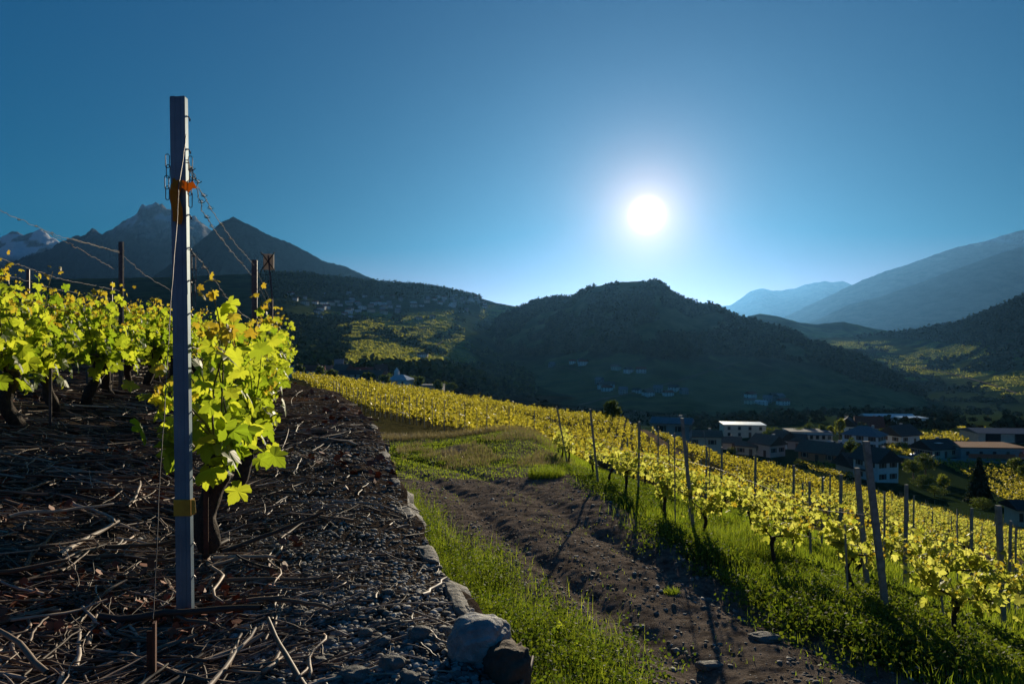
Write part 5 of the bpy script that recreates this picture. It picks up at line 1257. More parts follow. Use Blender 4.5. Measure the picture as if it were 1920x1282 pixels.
# ------------------------------------------------------------------ other terrace posts, stakes and sign
rows_posts = []
steel_post(row_x(7.15), 7.15, 1.86, 'slim steel post rising from the vines just left of the cross-marked sign', rz=r_(16), detail=1, mat='darksteel')
steel_post(row_x(12.6), 12.6, 1.8, 'thin steel post between the sign pole and its nearer neighbour', rz=r_(16), detail=0, mat='darksteel')
x = (226 - CX) / F * 8.1; steel_post(x, 8.1, 1.19 + CZ - tz(x, 8.1), 'steel post standing clear above the left vine rows', rz=r_(-10), detail=1, mat='darksteel')
x = (52 - CX) / F * 13; steel_post(x, 13, CZ + (CY - 505) / F * 13 - tz(x, 13), 'steel post at the far left among the rear vine rows', rz=r_(16), detail=0, mat='darksteel')
x = (208 - CX) / F * 14.5; steel_post(x, 14.5, CZ + (CY - 528) / F * 14.5 - tz(x, 14.5), 'short steel post just left behind the clear-standing one', rz=r_(16), detail=0, mat='darksteel')
def stake(px, pyb, pyt, d, label, mat='darksteel', w_=0.012, lean=0):
    x = (px - CX) / F * d; zb = tz(x, d); mb = MB(); top = CZ - (pyt - CY) / F * d
    z0, z1 = -0.05, top - zb
    l_ = [(-w_, 0), (w_, 0), (w_, 0.003), (-w_ + 0.003, 0.003), (-w_ + 0.003, 2 * w_), (-w_, 2 * w_)]
    n = 6; V = [(a, b, z0) for a, b in l_] + [(a + lean, b, z1) for a, b in l_]; mb.add(V, [(i, (i + 1) % n, n + (i + 1) % n, n + i) for i in range(n)]); mb.F.append(np.array([[n + i for i in range(n)]])); mb.M.append(0)
    o = mb.build('vine_stake', M[mat], loc=(x, d, zb)); tag(o, label, 'stake', 'vine stakes on the terrace')
stake(386, 1020, 776, 3.1, 'rusty angle-iron stake right behind the taped steel post', 'rust', 0.011)
stake(94, 779, 690, 5.3, 'short grey stake under the vine at the far left')
stake(210, 745, 600, 8.6, 'thin stake left of the clear-standing steel post')
stake(163, 745, 690, 8.0, 'thin stake below the leaves left of the clear-standing post')
stake(455, 800, 760, 5.6, 'thin grey stake in the first row beside the second stump')
# anchor iron with the guy wire of the big post
ax = (287 - CX) / F * 1.98; az = tz(ax, 1.98)
e = empty('anchor_iron', (ax, 1.98, az), 'rusty anchor iron driven in at the foot of the guy wire', 'anchor')
mb = MB(); mb.box((0.004, 0, 0.05), (0.008, 0.022, 0.28), 0.3); mb.build('spike', M['rust'], e)
mb = MB(); mb.box((-0.012, 0.012, 0.10), (0.024, 0.004, 0.12), 0.1); mb.build('plate', M['rust'], e)
def wire(name, pts, r, label, group, kink=0.004, n=60, twist=False, mat='wire', cat='wire', sag=0.0):
    p = np.array(pts, float); t = np.linspace(0, len(p) - 1, n); q = np.stack([np.interp(t, np.arange(len(p)), p[:, i]) for i in range(3)], 1)
    s = np.linspace(0, 1, n); rsw = np.random.RandomState(len(label) * 7 + n)
    kk = np.cumsum(rsw.normal(0, 1, (n, 3)), 0); kk -= kk[0] + (kk[-1] - kk[0]) * s[:, None]; kk -= np.stack([np.convolve(kk[:, i], np.ones(9) / 9, 'same') for i in range(3)], 1)
    q[1:-1] += kk[1:-1] * kink * 0.5; q[:, 2] -= sag * 4 * s * (1 - s)
    mb = MB(); mb.tube(q, r, 5)
    if twist:
        for i in range(6, n - 4, 11):
            c = q[i]; a = np.linspace(0, 6.3 * 2, 14); mb.tube([c + np.array([0.006 * math.cos(z_) + (z_ - 6) * .0016, 0.004 * math.sin(z_), 0.007 * math.sin(z_)]) for z_ in a], r * 0.9, 4)
    o = mb.build(name, M[mat]); tag(o, label, cat, group); return o
GW = 'trellis wires of the terrace'
wire('guy_wire', [P(349, 252, PY - .03), P(343, 300, PY - 0.05), P(335, 350, PY - .08), P(332, 420, 2.36), P(322, 540, 2.30), P(316, 640, 2.26), P(308, 780, 2.18), P(299, 900, 2.12), P(295, 1010, 2.06), P(290, 1110, 2.02), P(287, 1160, 1.985)], 0.0013, 'pale guy wire running down in front of the steel post to the rusty anchor', GW, 0.001, 90)
tw = MB()
def topz(y, h): return tz(row_x(y), y) + h
pz = lambda y, h: (row_x(y), y, topz(y, h))
wire('trellis_wire', [P(352, 300, PY), P(372, 350, 2.75), P(400, 400, 3.3), P(440, 455, 4.6), pz(7.15, 1.80), pz(12.6, 1.72)], 0.0018, 'upper twisted wire from the chains of the taped post to the next post', GW, 0.006, 110, True)
wire('trellis_wire', [P(352, 305, PY + .01), P(380, 395, 2.9), P(402, 432, 3.4), P(440, 478, 4.6), (row_x(7.15) - .03, 7.15, topz(7.15, 1.70)), pz(12.6, 1.62)], 0.0018, 'lower twisted wire from the chains of the taped post to the next post', GW, 0.006, 110, True)
wire('trellis_wire', [P(356, 468, PY + .02), P(385, 500, 2.75), P(415, 545, 3.2), P(450, 585, 4.4), pz(7.15, 1.2), pz(12.6, 1.2), pz(18, 1.2)], 0.0016, 'middle wire strung through the tips of the nearest vine row', GW, 0.005, 110, True)
wire('trellis_wire', [P(352, 650, PY + .02), P(380, 655, 2.8), pz(5, 0.95), pz(7.15, 0.92), pz(18, 0.92)], 0.0016, 'lower wire carrying the canes of the nearest vine row', GW, 0.003, 90)
for a, b, lb in [((0, 393, 4.6), (226, 472, 8.1), 'highest of the wires coming in from the left edge'), ((0, 482, 4.6), (226, 545, 8.1), 'wire from the left edge meeting the clear-standing post among the leaf tips'),
                 ((0, 510, 6.0), (208, 560, 14.5), 'low wire from the left edge running behind the clear-standing post'), ((0, 545, 5.2), (226, 600, 8.1), 'lowest wire from the left edge, partly behind leaves')]:
    wire('trellis_wire', [P(-420, a[1] - 165, a[2] * 0.55), P(*a), P(a[0] + (b[0] - a[0]) * .5, a[1] + (b[1] - a[1]) * .62, a[2] + (b[2] - a[2]) * .4), P(*b)], 0.0022, lb, GW, 0.008, 120, True, sag=0.01)
wire('trellis_wire', [P(135, 447, 6.5), P(226, 475, 8.1), P(272, 516, 10), P(330, 550, 15)], 0.003, 'wire from the clear-standing post to the vines behind the taped post', GW, 0.01, 80, True)
wire('trellis_wire', [P(75, 430, 5.4), P(140, 462, 6.2), P(215, 505, 8.0)], 0.0025, 'wire sagging down towards the clear-standing post', GW, 0.01, 80)

# sign pole with the crossed marker plate
d = 17.0; x0 = (527 - CX) / F * d; x1 = (503 - CX) / F * d; zb = tz(x0, d) - 0.02; ztop = CZ - (487 - CY) / F * d
e = empty('marker_sign', (x0, d, zb), 'grey square plate with a black cross on a thin leaning pole', 'sign')
mb = MB(); mb.tube([(0, 0, -0.2), (x1 - x0, 0, ztop - zb + 0.10)], 0.022, 8); mb.build('pole', M['darksteel'], e)
M['plate'] = leafmat('grey_sign_plate', (0.40, 0.38, 0.36), (0.42, 0.40, 0.38), (0.30, 0.27, 0.25), (0.34, 0.30, 0.27), 0.5); M['black'] = pmat('black_paint', (0.012, 0.012, 0.012), (0.01, 0.01, 0.01), 5, 0.6)
pl = MB(); pl.box((x1 - x0, 0.03, ztop - zb - 0.05), (0.26, 0.012, 0.40)); plo = pl.build('plate', M['plate'], e)
cr_ = MB()
for s in (-1, 1):
    cr_.tube([(x1 - x0 - s * 0.17, -0.028, ztop - zb - 0.27), (x1 - x0 + s * 0.17, -0.028, ztop - zb + 0.18)], 0.015, 6)
cr_.build('cross', M['black'], plo)

# ------------------------------------------------------------------ posts of the right-hand vineyard
GP = 'vineyard posts right of the track'
def wood_post(bx, by, bz, tx, ty, tzp, label, wd=0.055, group=GP):
    H_ = tzp - bz; mb = MB(); zs = np.linspace(-0.1, H_, 7); a = wd * 0.42
    V = []; 
    for z in zs:
        q = max(z, 0) / H_; cx, cy = (tx - bx) * q, (ty - by) * q
        V += [(cx - a, cy - a * .8, z), (cx + a, cy - a * .8, z), (cx + a, cy + a * .8, z), (cx - a, cy + a * .8, z)]
    Fc = []
    for i in range(6):
        for j in range(4): Fc.append((i * 4 + j, i * 4 + (j + 1) % 4, i * 4 + 4 + (j + 1) % 4, i * 4 + 4 + j))
    Fc.append((24, 25, 26, 27)); mb.add(V, Fc)
    o = mb.build('vineyard_post', M['wood'], loc=(bx, by, bz)); o.rotation_euler = (0, 0, 0); return tag(o, label, 'post', group)
for bx, by, tx, ty, lb, wd in [
    (1662, 1150, 1628, 828, 'big leaning grey post at the bottom of the vine rows, tallest on the right', 0.075),
    (1627, 1112, 1610, 878, 'upright post close behind the big leaning one', 0.07),
    (1301, 1000, 1280, 784, 'tall post leaning left at the near end of the bright vines', 0.06),
    (1341, 928, 1320, 808, 'thinner post right behind the tall left-leaning post', 0.06),
    (1122, 908, 1107, 767, 'slanting post beside the small stone heap', 0.055),
    (1064, 870, 1044, 762, 'slanting post at the end of the grass bank, leftmost of the near posts', 0.055),
    (1882, 1180, 1877, 949, 'upright thick post near the right edge among the vines', 0.07),
    (1266, 992, 1266, 812, 'thin dark stake beside the vine trunk left of the tall post', 0.022),
    (1590, 1120, 1588, 985, 'thin dark stake left of the upright pair of posts', 0.022),
    (1770, 1180, 1768, 1080, 'thin stake beside a twisted vine trunk at lower right', 0.022)]:
    d = hit(bx, by, 5, 40); b = P(bx, by, d); zt = CZ - (ty - CY) / F * d
    wood_post(b[0], d, gz(b[0], d), (tx - CX) / F * d, d + 0.05, zt, lb, wd)
for px, py, d0, d1, lb in [(1197, 790, 14, 26, 'post behind the first bright vines, next to the stone heap'), (1233, 800, 17, 32, 'thin post right of the one beside the stone heap'), (1352, 838, 12, 26, 'short post in the second row behind the tall left-leaning post'),
        (1415, 850, 12, 24, 'post in the rows below the beige gabled house'), (1487, 872, 11, 22, 'post in the rows below the orange house, left of two'), (1555, 890, 11, 22, 'thin post in the rows below the orange house'),
        (1575, 889, 9, 20, 'thick post in the rows left of the leaning pair'), (1697, 908, 9, 18, 'post just right of the big leaning post'), (1712, 929, 11, 22, 'thin post behind and right of the big leaning post'), (1820, 952, 10, 20, 'post below the dark conifer'),
        (1504, 905, 14, 30, 'small post low in the golden rows below the orange house'), (1458, 900, 14, 32, 'small post in the golden rows below the white house')]:
    d = hit(px, py, d0, min(d1, 24), 1.6); x = (px - CX) / F * d; z = gz(x, d); wood_post(x, d, z, x + 0.02, d, CZ - (py - CY) / F * d, lb, 0.055 if 'thin' not in lb else 0.035)
k2 = 0
for i, p in enumerate(edge_posts):
    if i > 26: break
    z = gz(p[0], p[1]); wood_post(p[0], p[1], z, p[0] + rnd.uniform(-.04, .04), p[1], z + 1.62 + rnd.uniform(-.05, .08), 'thin row-end post, %s from the near end of the far golden field' % ordw(i + 1), 0.05, 'row-end posts of the far golden field')
# posts within the rows
for (yy, xx, k) in near_list[::5]:
    if yy < 34 and k > 0 and k2 < 85:
        k2 += 1; z = gz(xx + 0.3, yy); wood_post(xx + 0.3, yy, z, xx + 0.3 + rnd.uniform(-.05, .05), yy, z + 1.42 + rnd.uniform(-.08, .12), 'weathered in-row post, %s in distance order among the golden vines' % ordw(k2), 0.04, 'in-row posts of the golden vineyard')
st = [(x_, y_) for (y_, x_, k) in near_list[2::3] if y_ < 85] + [tuple(p) for p in far_pts[::5] if p[1] < 90]
st = np.array(st); zz = ground(st[:, 0], st[:, 1]); b_ = np.stack([st[:, 0] + 0.4, st[:, 1], zz - 0.05], 1); t_ = b_ + np.array([0, 0, 1.38]) + np.random.RandomState(9).normal(0, 0.05, b_.shape)
mb = MB(); mb.add(*tubes_np(np.stack([b_, t_], 1), np.full((len(b_), 2), 0.014), 4)); tag(mb.build('vine_stakes', M['wood']), 'many thin stakes standing in the golden vine rows', 'stakes', kind='stuff')
for k, hh in ((0, 0.62), (0, 1.0), (1, 1.0)):
    ys = np.linspace(5.5, 26, 40); wx_ = r1_x(ys) + 1.8 * k; pts = np.stack([wx_, ys, ground(wx_, ys) + hh], 1)
    wire('trellis_wire', pts, 0.002, ['low', 'high'][hh > .8] + ' wire along the %s vine row beside the track' % ('first', 'second')[k], 'wires right of the track', 0.002, 120)

# small stone heap at the end of the first row
k = 0
for px, py, s in [(1120, 862, .22), (1135, 858, .26), (1150, 862, .3), (1163, 868, .24), (1142, 874, .25), (1128, 880, .2), (1156, 882, .22), (1170, 878, .18)]:
    d = 24 + (k % 3) * 0.5; k += 1; x = (px - CX) / F * d
    mb = MB(); mb.add(*rock_np(0, 0, 0, s * 1.2, s, s * .8, 500 + k, 2)); o = mb.build('heap_stone', M['stone'], smooth=True, loc=(x, d, gz(x, d) + s * 0.4 + (0.3 if py < 866 else 0)))
    tag(o, 'rough grey stone, %s from the left bottom of the small heap by the vines' % ordw(k), 'stone', 'stones of the small heap')

# ------------------------------------------------------------------ boulders and cobbles on the terrace
def rock(px, py, d, sx, sy, sz, seed, label, mat='stone', name='cobble', group='cobbles on the gravel', zoff=0.4, rz=0, ontop=True):
    mb = MB(); V, Fc = rock_np(0, 0, 0, sx, sy, sz, seed, 4 if sx > 0.05 else 3)
    V = V * (1 + 0.05 * fbm(V[:, 0] * 60 + seed, V[:, 1] * 60 + V[:, 2] * 50, 3, seed))[:, None]
    mb.add(V, Fc); x = (px - CX) / F * d; o = mb.build(name, M[mat], smooth=True, loc=(x, d, tz(x, d) + sz * zoff if ontop else CZ - (py - CY) / F * d), rot=(0, 0, rz)); tag(o, label, 'stone', group); return o
rock(903, 1208, 2.2, 0.088, 0.075, 0.075, 603, 'big grey-blue boulder at the corner of the terrace edge', 'boulder', 'boulder', None, 0.62, ontop=False)
rock(950, 1262, 2.13, 0.075, 0.09, 0.10, 607, 'brown boulder below and right of the big grey one', 'brownstone', 'boulder', None, 0.4, ontop=False)
for i, (px, py, s, lb) in enumerate([(785, 1198, .034, 'flat dark cobble left of the big boulder'), (812, 1200, .022, 'cobble between the flat dark one and the big boulder'), (714, 1212, .026, 'rounded grey cobble alone on the gravel'), (733, 1256, .030, 'pale wide cobble at the bottom edge'), (663, 1272, .036, 'large rounded cobble cut by the bottom edge'),
        (628, 1276, .020, 'small pale cobble beside the large one at the bottom edge'), (688, 1192, .022, 'cobble above the rounded grey one'), (620, 1208, .020, 'dark cobble left on the gravel'), (742, 1172, .016, 'small cobble amid the fine gravel'), (770, 1280, .026, 'cobble at the bottom edge left of the brown boulder'),
        (664, 1150, .018, 'small dark cobble between two canes'), (600, 1246, .018, 'cobble near the dry canes at the bottom'), (728, 1118, .02, 'angular dark cobble in mid gravel'), (560, 1150, .016, 'small cobble right of the post foot'), (842, 1180, .02, 'cobble touching the big boulder on its left')]):
    d = 1.0 * F / (py - CY); rock(px, py, d, s * 1.15, s * 0.9, s * 0.72, 620 + i, lb)
# long kerb-like stones on the wall top
for i, (y, ln) in enumerate([(2.75, .22), (3.35, .16), (4.3, .2), (5.1, .15), (6.3, .2), (8.4, .25)]):
    x = float(edge_x(y)) - 0.02; mb = MB(); V, Fc = rock_np(0, 0, 0, 0.035 + .01 * (i % 3), ln * 0.8, 0.035, 700 + i, 3); mb.add(V, Fc)
    c_ = math.atan2(float(edge_x(y + .3) - edge_x(y - .3)), .6)
    V2 = V.copy()
    o = mb.build('edge_stone', M['stone'], smooth=True, loc=(x - 0.03, y, tz(x, y) - 0.01), rot=(0, 0, 0.27)); tag(o, 'long pale stone lying on the terrace edge, number apart by distance' if False else ['long pale stone on the terrace edge just behind the big boulder', 'edge stone half buried in gravel, second behind the boulder', 'curved pale edge stone beside the tall grass', 'small edge stone beyond the curved pale one', 'flat edge stone halfway along the terrace', 'far edge stone where the wall bends left'][i], 'stone', 'stones on the terrace edge')

# ------------------------------------------------------------------ gravel
rs = np.random.RandomState(5)
def scr(n, x0, x1, y0, y1, pw=1.0):
    px = rs.uniform(x0, x1, n); py = y0 + (y1 - y0) * rs.rand(n) ** pw; d = F / (py - CY); x = (px - CX) / F * d
    ok = (x < edge_x(d) - 0.01) & (d < 18); return x[ok], d[ok], px[ok]
def gravel(n, reg, smin, smax, sub, seed, mb):
    x, y, px = scr(n, *reg); t = row_t(x, y)
    keep = rs.rand(len(x)) < np.clip(1.05 - 0.55 * np.clip(t + 0.5, 0, 1.6), 0.12, 1); x, y = x[keep], y[keep]
    z = terrace(x, y); T, Fc = ICO[sub]; m = len(x)
    s = smin + (smax - smin) * rs.rand(m) ** 3.2
    V = T[None] * (1 + 0.35 * (rs.rand(m, len(T), 1) - 0.5)); V = V * (s[:, None] * rs.uniform(0.5, 1.25, (m, 3)) * np.array([1.15, 1.15, 0.62]))[:, None, :]
    V = V + np.stack([x, y, z + s * 0.15], 1)[:, None, :]
    mb.add(V.reshape(-1, 3), (Fc[None] + (np.arange(m) * len(T))[:, None, None]).reshape(-1, 3))
mb = MB()
gravel(22000, (250, 1000, 860, 1310), 0.0025, 0.015, 1, 1, mb); gravel(9000, (-200, 700, 860, 1330), 0.003, 0.012, 0, 2, mb); gravel(11000, (300, 800, 715, 870, 0.8), 0.005, 0.022, 0, 3, mb)
tag(mb.build('gravel', M['pebble'], smooth=True), 'loose grey gravel covering the terrace', 'gravel', kind='stuff')

# ------------------------------------------------------------------ dry prunings on the terrace
def canes(n, reg, lmin, lmax, rmin, rmax, pile, mb, K=7, ns=6, dens=None):
    x, y, px = scr(n, *reg); t = row_t(x, y); ok = rs.rand(len(x)) < np.clip(0.20 + 0.8 * (t + 0.6), 0.14, 1.0) * (0.35 + 0.65 * (fbm(x * 1.3, y * 1.3, 3, 88) > -0.15)); x, y = x[ok], y[ok]; m = len(x)
    L_ = lmin + (lmax - lmin) * rs.rand(m) ** 1.5; a = rs.normal(0.15, 0.8, m); a = np.where(rs.rand(m) < 0.5, rs.uniform(0, 3.14, m), a)
    u = np.linspace(-0.5, 0.5, K); cur = rs.normal(0, 0.09, m); cur2 = rs.normal(0, 0.012, m)
    off_ = cur[:, None] * (u ** 2)[None] * L_[:, None] * 2 + cur2[:, None] * np.sin(u * 13)[None] * L_[:, None]
    ca, sa = np.cos(a)[:, None], np.sin(a)[:, None]; lx = u[None] * L_[:, None]
    X = x[:, None] + lx * ca - off_ * sa; Y = y[:, None] + lx * sa + off_ * ca
    h = rs.rand(m) ** 1.6 * pile * np.clip(0.3 + 0.8 * (row_t(x, y) + .5), 0.15, 1.2); tilt = rs.normal(0, 0.09, m)
    X = np.minimum(X, edge_x(Y) + 0.05)
    Z = terrace(X.ravel(), Y.ravel()).reshape(X.shape) + h[:, None] + np.abs(tilt[:, None] * (lx + L_[:, None] * .5)) * 0.6 + 0.004
    r = (rmin + (rmax - rmin) * rs.rand(m) ** 3.5)[:, None] * np.linspace(1.1, 0.7, K)[None] * (1 + 0.16 * rs.rand(m, K)) * (0.6 + 0.8 * np.clip(L_ / lmax, 0, 1))[:, None]
    V, Fc = tubes_np(np.stack([X, Y, Z], -1), r, ns); mb.add(V, Fc)
mb = MB()
canes(3000, (-150, 1000, 960, 1400), 0.05, 0.36, 0.0016, 0.0075, 0.05, mb)
canes(4200, (-200, 900, 800, 980), 0.10, 0.55, 0.002, 0.007, 0.07, mb, 6, 5)
canes(6500, (-200, 760, 712, 830, 0.7), 0.15, 0.8, 0.003, 0.010, 0.09, mb, 5, 4)
canes(7000, (-100, 900, 860, 1330), 0.015, 0.16, 0.0010, 0.003, 0.03, mb, 4, 4)
canes(110, (-100, 560, 880, 1330), 0.2, 0.6, 0.006, 0.010, 0.06, mb, 9, 8)
tag(mb.build('prunings', M['litter'], smooth=True), 'tangled litter of dry vine prunings covering the terrace', 'prunings', kind='stuff')
# a few thick canes lying on top, each its own
cl = [((110, 1102), (250, 1025), .006, 'straight thick cane slanting left of the steel post'), ((225, 955), (282, 932), .007, 'short forked pale cane left of the steel post'), ((500, 1270), (548, 1215), .006, 'thick cane at the bottom centre, standing out from the gravel'), ((545, 1125), (650, 1090), .0045, 'pale bent cane on the gravel right of the post'),
      ((370, 1110), (400, 1090), .006, 'short cane touching the foot of the steel post'), ((0, 1205), (110, 1172), .007, 'long thick cane at the lower left corner'), ((580, 1275), (605, 1195), .005, 'cane leaning upward at the bottom right of the gravel'), ((592, 1070), (725, 1052), .0045, 'long pale cane lying on open gravel'),
      ((570, 1284), (585, 1210), .004, 'curved cane beside the leaning one at the bottom'), ((650, 1025), (790, 1035), .004, 'thin dark cane lying across the gravel'), ((790, 1178), (855, 1218), .005, 'dark cane pointing at the big boulder'), ((495, 1020), (535, 1105), .0045, 'curved cane running down the gravel right of the post'),
      ((385, 1052), (430, 1135), .007, 'thick dark cane between post and gravel'), ((40, 1270), (46, 1185), .006, 'upright-pointing cane in the lower left litter'), ((760, 1158), (850, 1160), .004, 'thin cane left above the boulder'), ((150, 1145), (255, 1110), .005, 'cane with pale bark in the left litter')]
for i, (a, b, r, lb) in enumerate(cl):
    da, db = 0.98 * F / (a[1] - CY), 0.98 * F / (b[1] - CY); p = np.array([(a[0] - CX) / F * da, da]); q = np.array([(b[0] - CX) / F * db, db]); u = np.linspace(0, 1, 9); nrm = np.array([-(q - p)[1], (q - p)[0]])
    xy = p[None] + u[:, None] * (q - p)[None] + nrm[None] * (0.08 * np.sin(u * 3.1 + i) * np.sin(u * 6 + i))[:, None]
    z = terrace(xy[:, 0], xy[:, 1]) + r + 0.022 + 0.012 * np.sin(u * 3 + i); rr = r * np.linspace(1.1, .75, 9) * (1 + 0.12 * np.sin(u * 29 + i))
    P3 = np.concatenate([xy, z[:, None]], 1); c0 = P3[4].copy(); c0[2] = z.min() - r; mb = MB(); mb.tube(P3 - c0, rr, 8)
    if i in (1, 3, 7): mb.tube([P3[5] - c0, P3[5] - c0 + np.array([0.02, 0.03, 0.03]), P3[5] - c0 + np.array([0.03, 0.07, 0.035])], [r * .7, r * .5, r * .3], 6)
    tag(mb.build('dry_cane', M['cane'], smooth=True, loc=c0), lb, 'cane', 'thick dry canes on the terrace')
# rusty dead leaves
x, y, px = scr(5200, -150, 900, 712, 1250, 1.5); ok = fbm(x * 1.2, y * 1.2, 3, 66) > 0.04; x, y = x[ok], y[ok]
pos = np.stack([x, y, terrace(x, y) + rs.rand(len(x)) * 0.05 + 0.004], 1); mb = MB(); mb.add(*leaves_np(pos, rs.uniform(0.02, 0.05, len(x)) * np.clip(y / 4, 0.8, 2), QUAD, rs, 0.8, 0.1, curl=0.9))
tag(mb.build('dead_leaves', M['deadleaf']), 'rusty red dead leaves in drifts among the prunings', 'dead leaves', kind='stuff')

# ------------------------------------------------------------------ grass and weeds
def area(n, cond, y0=4.7, y1=30, x0=-8, x1=30, pw=1.6):
    y = y0 + (y1 - y0) * rs.rand(n) ** pw; x = x0 + (x1 - x0) * rs.rand(n); ok = cond(x, y); return x[ok], y[ok]
def in_strip(x, y): return (x > edge_x(y) + 0.05) & (x < edge_x(y) + strip_w(y) + 0.5 * fbm(x * .8, y * .8, 3, 21) + 0.25 * rs.normal(size=len(x)))
# soft tall grass along the wall foot
gb = MB()
def grass(x, y, h0, h1, wd, lean=0.6, m=gb):
    pos = np.stack([x, y, ground(x, y) - 0.01], 1); V, q, t = blades_np(pos, rs.uniform(h0, h1, len(x)), np.full(len(x), wd) * rs.uniform(.6, 1.3, len(x)), rs, lean); k = m.n; m.add(V, q); m.F.append(t + k); m.M.append(0)
x, y = area(230000, lambda x, y: in_strip(x, y) & (y < 20) & (fbm(x * 2.4, y * 2.4, 2, 54) > -0.5), 4.6, 20, -7, 3, 1.7); grass(x, y, 0.08, 0.34, 0.006)
def rightside(x, y): return (x > r1_x(y) - np.interp(y, [5, 6, 8, 11.3, 17, 22], [1.5, 1.6, 1.3, 0.7, 0.4, 0.3]) + 0.6 * fbm(x * .7, y * .7, 3, 33) + 0.25 * rs.normal(size=len(x)))
x, y = area(240000, lambda x, y: rightside(x, y) & (y < 30) & (x / y < 0.86) & (x < r1_x(y) + 9), 4.8, 28, 0, 17, 1.5); grass(x, y, 0.05, 0.22, 0.008)
tag(gb.build('grass', M['grass']), 'green grass along the wall foot and under the golden vines', 'grass', kind='stuff')
gb2 = MB()
x, y = area(26000, lambda x, y: (x > edge_x(y) + .3) & (x < r1_x(y)) & (fbm(x * 1.6, y * 1.6, 3, 64) > 0.10), 5, 28, -12, 6, 1.3); grass(x, y, 0.02, 0.07, 0.008, 0.8, gb2)
x, y = area(60000, lambda x, y: (y > 17) & (x > edge_x(y) + .3) & (x < 1.6) & (fbm(x * 0.5, y * 0.22, 3, 8) > -0.05), 16, 29, -14, 3, 1.0); grass(x, y, 0.02, 0.09, 0.014, 0.8, gb2)
tag(gb2.build('track_grass', M['grass']), 'sparse short grass growing in patches on the dirt track', 'grass', kind='stuff')
gb3 = MB()
x, y = area(26000, lambda x, y: (y > 19) & (y < 28.5) & (x > -4.5) & (x < 2.2) & (fbm(x * .8, y * .5, 3, 28) > -0.05), 19, 29, -5, 2.4, 1.0); grass(x, y, 0.05, 0.24, 0.010, 0.6, gb3)
x, y = area(9000, lambda x, y: (np.abs(y - 28.3) < 0.6), 27, 29.5, -7, 1.6, 1.0); grass(x, y, 0.12, 0.4, 0.012, 0.6, gb3)
tag(gb3.build('dry_grass', M['drygrass']), 'straw coloured dry grass on the bank before the golden field', 'dry grass', kind='stuff')
# leafy weeds
def weeds(x, y, h, nl, sz, mb, k=0.08):
    n = len(x); base = np.stack([x, y, ground(x, y)], 1); hh = rs.uniform(0.4, 1.0, n) * h
    pos = np.repeat(base, nl, 0); m = len(pos); u = rs.rand(m); pos = pos + np.stack([rs.normal(0, k, m) * (0.4 + u), rs.normal(0, k, m) * (0.4 + u), u * np.repeat(hh, nl)], 1)
    mb.add(*leaves_np(pos, sz * rs.uniform(0.5, 1.4, m), QUAD, rs, 0.5, 0.05))
mb = MB()
x, y = area(9000, lambda x, y: in_strip(x, y) & (y < 15), 4.6, 15, -5, 3, 1.5); weeds(x, y, 0.34, 46, 0.022, mb, 0.07)
x, y = area(17000, lambda x, y: rightside(x, y) & (x < r1_x(y) + 1.2) & (fbm(x * 0.9, y * 0.9, 3, 74) > -0.25), 4.8, 20, 0, 9, 1.4); weeds(x, y, 0.16, 40, 0.028, mb, 0.10)
tag(mb.build('weeds', M['weed']), 'leafy green weeds and clover on the verges of the track', 'weeds', kind='stuff')
# clumps worth naming
def tuft(px, py, d0, d1, h, rad, n, label, mat='grass', wd=0.008, lean=0.9):
    d = hit(px, py, d0, d1); x = (px - CX) / F * d; mb = MB(); a = rs.uniform(0, 6.28, n); rr = rad * np.sqrt(rs.rand(n)); pos = np.stack([np.cos(a) * rr, np.sin(a) * rr, -0.02 + 0 * a], 1)
    V, q, t = blades_np(pos, h * rs.uniform(0.5, 1.1, n), np.full(n, wd), rs, lean); mb.add(V, q); mb.F.append(t); mb.M.append(0)
    tag(mb.build('grass_tuft', M[mat], loc=(x, d, gz(x, d))), label, 'grass tuft', 'big tufts beside the track')
tuft(1385, 1035, 7, 14, 0.42, 0.75, 2600, 'broad dark green grass tuft below the bright vines')
tuft(1025, 895, 14, 24, 0.34, 0.45, 1200, 'round green tuft on the track left of the slanting posts')
tuft(1260, 1112, 6, 10, 0.10, 0.09, 160, 'tiny tuft alone in the middle of the dirt track')
# broad dock plants in the grass
for i, (px, py, s, lb) in enumerate([(1048, 1215, 0.20, 'broad-leaved dock plant glowing in the grass at the wall foot'), (1085, 1240, 0.14, 'smaller broad-leaved plant right of the glowing dock')]):
    d = hit(px, py, 4.6, 8); x = (px - CX) / F * d; mb = MB(); n = 9
    T = np.array([(0, 0, 0), (0.14, 0.25, .02), (0.17, 0.55, .0), (0.10, 0.85, -.06), (0, 1, -.12), (-0.10, 0.85, -.06), (-0.17, 0.55, 0), (-0.14, 0.25, .02)])
    for j in range(n):
        a = j * 2.4; el_ = rs.uniform(0.7, 1.35); c = np.array([math.cos(a) * math.cos(el_), math.sin(a) * math.cos(el_), math.sin(el_)]); sd = np.array([-math.sin(a), math.cos(a), 0]); nn = np.cross(sd, c)
        mb.add((T[:, :1] * sd + T[:, 1:2] * c + T[:, 2:] * nn) * s * rs.uniform(.7, 1.2), [[0, 1, 2, 3, 4, 5, 6, 7]])
    tag(mb.build('dock_plant', M['grass'], loc=(x, d, gz(x, d) + 0.05)), lb, 'plant', 'broad-leaved plants')
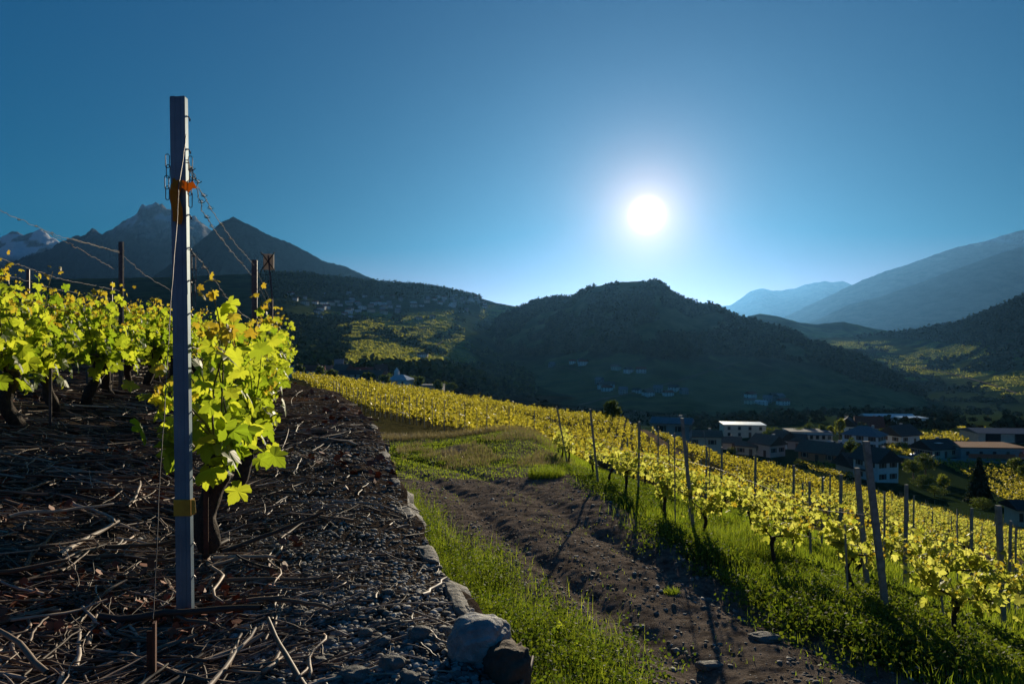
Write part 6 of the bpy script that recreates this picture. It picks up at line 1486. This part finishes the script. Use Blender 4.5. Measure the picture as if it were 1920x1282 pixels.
# stones and clods on the track
mb = MB(); x, y = area(17000, lambda x, y: (x > edge_x(y) + 1.2) & (x < r1_x(y) - 0.4), 4.7, 24, -6, 6, 1.7); m = len(x); T, Fc = ICO[1]; s = 0.004 + 0.034 * rs.rand(m) ** 7
V = T[None] * (1 + 0.5 * (rs.rand(m, len(T), 1) - 0.5)) * (s[:, None] * rs.uniform(0.7, 1.3, (m, 3)) * np.array([1, 1, .7]))[:, None, :] + np.stack([x, y, ground(x, y) - s * .12], 1)[:, None, :]
mb.add(V.reshape(-1, 3), (Fc[None] + (np.arange(m) * len(T))[:, None, None]).reshape(-1, 3)); tag(mb.build('track_stones', M['pebble'], smooth=True), 'scattered small stones and clods on the dirt track', 'stones', kind='stuff')
mb = MB(); x, y = area(60000, lambda x, y: (x > edge_x(y) + 1.0) & (x < r1_x(y) - 0.3) & (fbm(x * 1.1, y * 1.1, 3, 123) > -0.3), 4.7, 24, -6, 6, 1.9); m = len(x); T, Fc = ICO[0]; s = 0.003 + 0.022 * rs.rand(m) ** 4
V = T[None] * (1 + 0.7 * (rs.rand(m, len(T), 1) - 0.5)) * (s[:, None] * rs.uniform(0.6, 1.4, (m, 3)) * np.array([1, 1, .6]))[:, None, :] + np.stack([x, y, ground(x, y)], 1)[:, None, :]
mb.add(V.reshape(-1, 3), (Fc[None] + (np.arange(m) * len(T))[:, None, None]).reshape(-1, 3)); tag(mb.build('soil_clods', M['clod']), 'crumbly brown soil clods and grit on the dirt track', 'soil', kind='stuff')
for i, (px, py, s, lb) in enumerate([(1330, 1248, .075, 'largest flat stone on the track near the bottom'), (1435, 1197, .10, 'long flat stone on the track before the weeds'), (1475, 1190, .06, 'stone right of the long flat one'), (1200, 1175, .05, 'stone at the left side of the track'), (1160, 1240, .045, 'stone beside the grass strip')]):
    d = hit(px, py, 4.7, 12); x = (px - CX) / F * d; mb = MB(); mb.add(*rock_np(0, 0, 0, s * 1.4, s * .8, s * .4, 800 + i, 3)); tag(mb.build('track_stone', M['stone'], smooth=True, loc=(x, d, gz(x, d) + s * .1)), lb, 'stone', 'larger stones on the track')
# ------------------------------------------------------------------ drop unused prototypes
for p in protoL + protoR + protoM:      # unused ones
    if p.name not in used_proto:
        for ch in [o for o in bpy.data.objects if o.parent == p]: bpy.data.objects.remove(ch)
        bpy.data.objects.remove(p)
for p in tp:
    if p.name not in used_t: bpy.data.objects.remove(p)
# ------------------------------------------------------------------ haze
HZ = MB(); HZ.box((0, 11000, 700), (36000, 38000, 1800)); ho = HZ.build('haze', bpy.data.materials.new('valley_haze')); tag(ho, kind='stuff')
hm = ho.data.materials[0]; hm.use_nodes = True; hn = hm.node_tree.nodes; hn.remove(hn['Principled BSDF'])
pv = hn.new('ShaderNodeVolumePrincipled'); pv.inputs['Color'].default_value = (0.15, 0.42, 0.88, 1); pv.inputs['Density'].default_value = 0.000019; pv.inputs['Anisotropy'].default_value = 0.66
hm.node_tree.links.new(pv.outputs[0], hn['Material Output'].inputs['Volume'])
ho.display_type = 'WIRE'
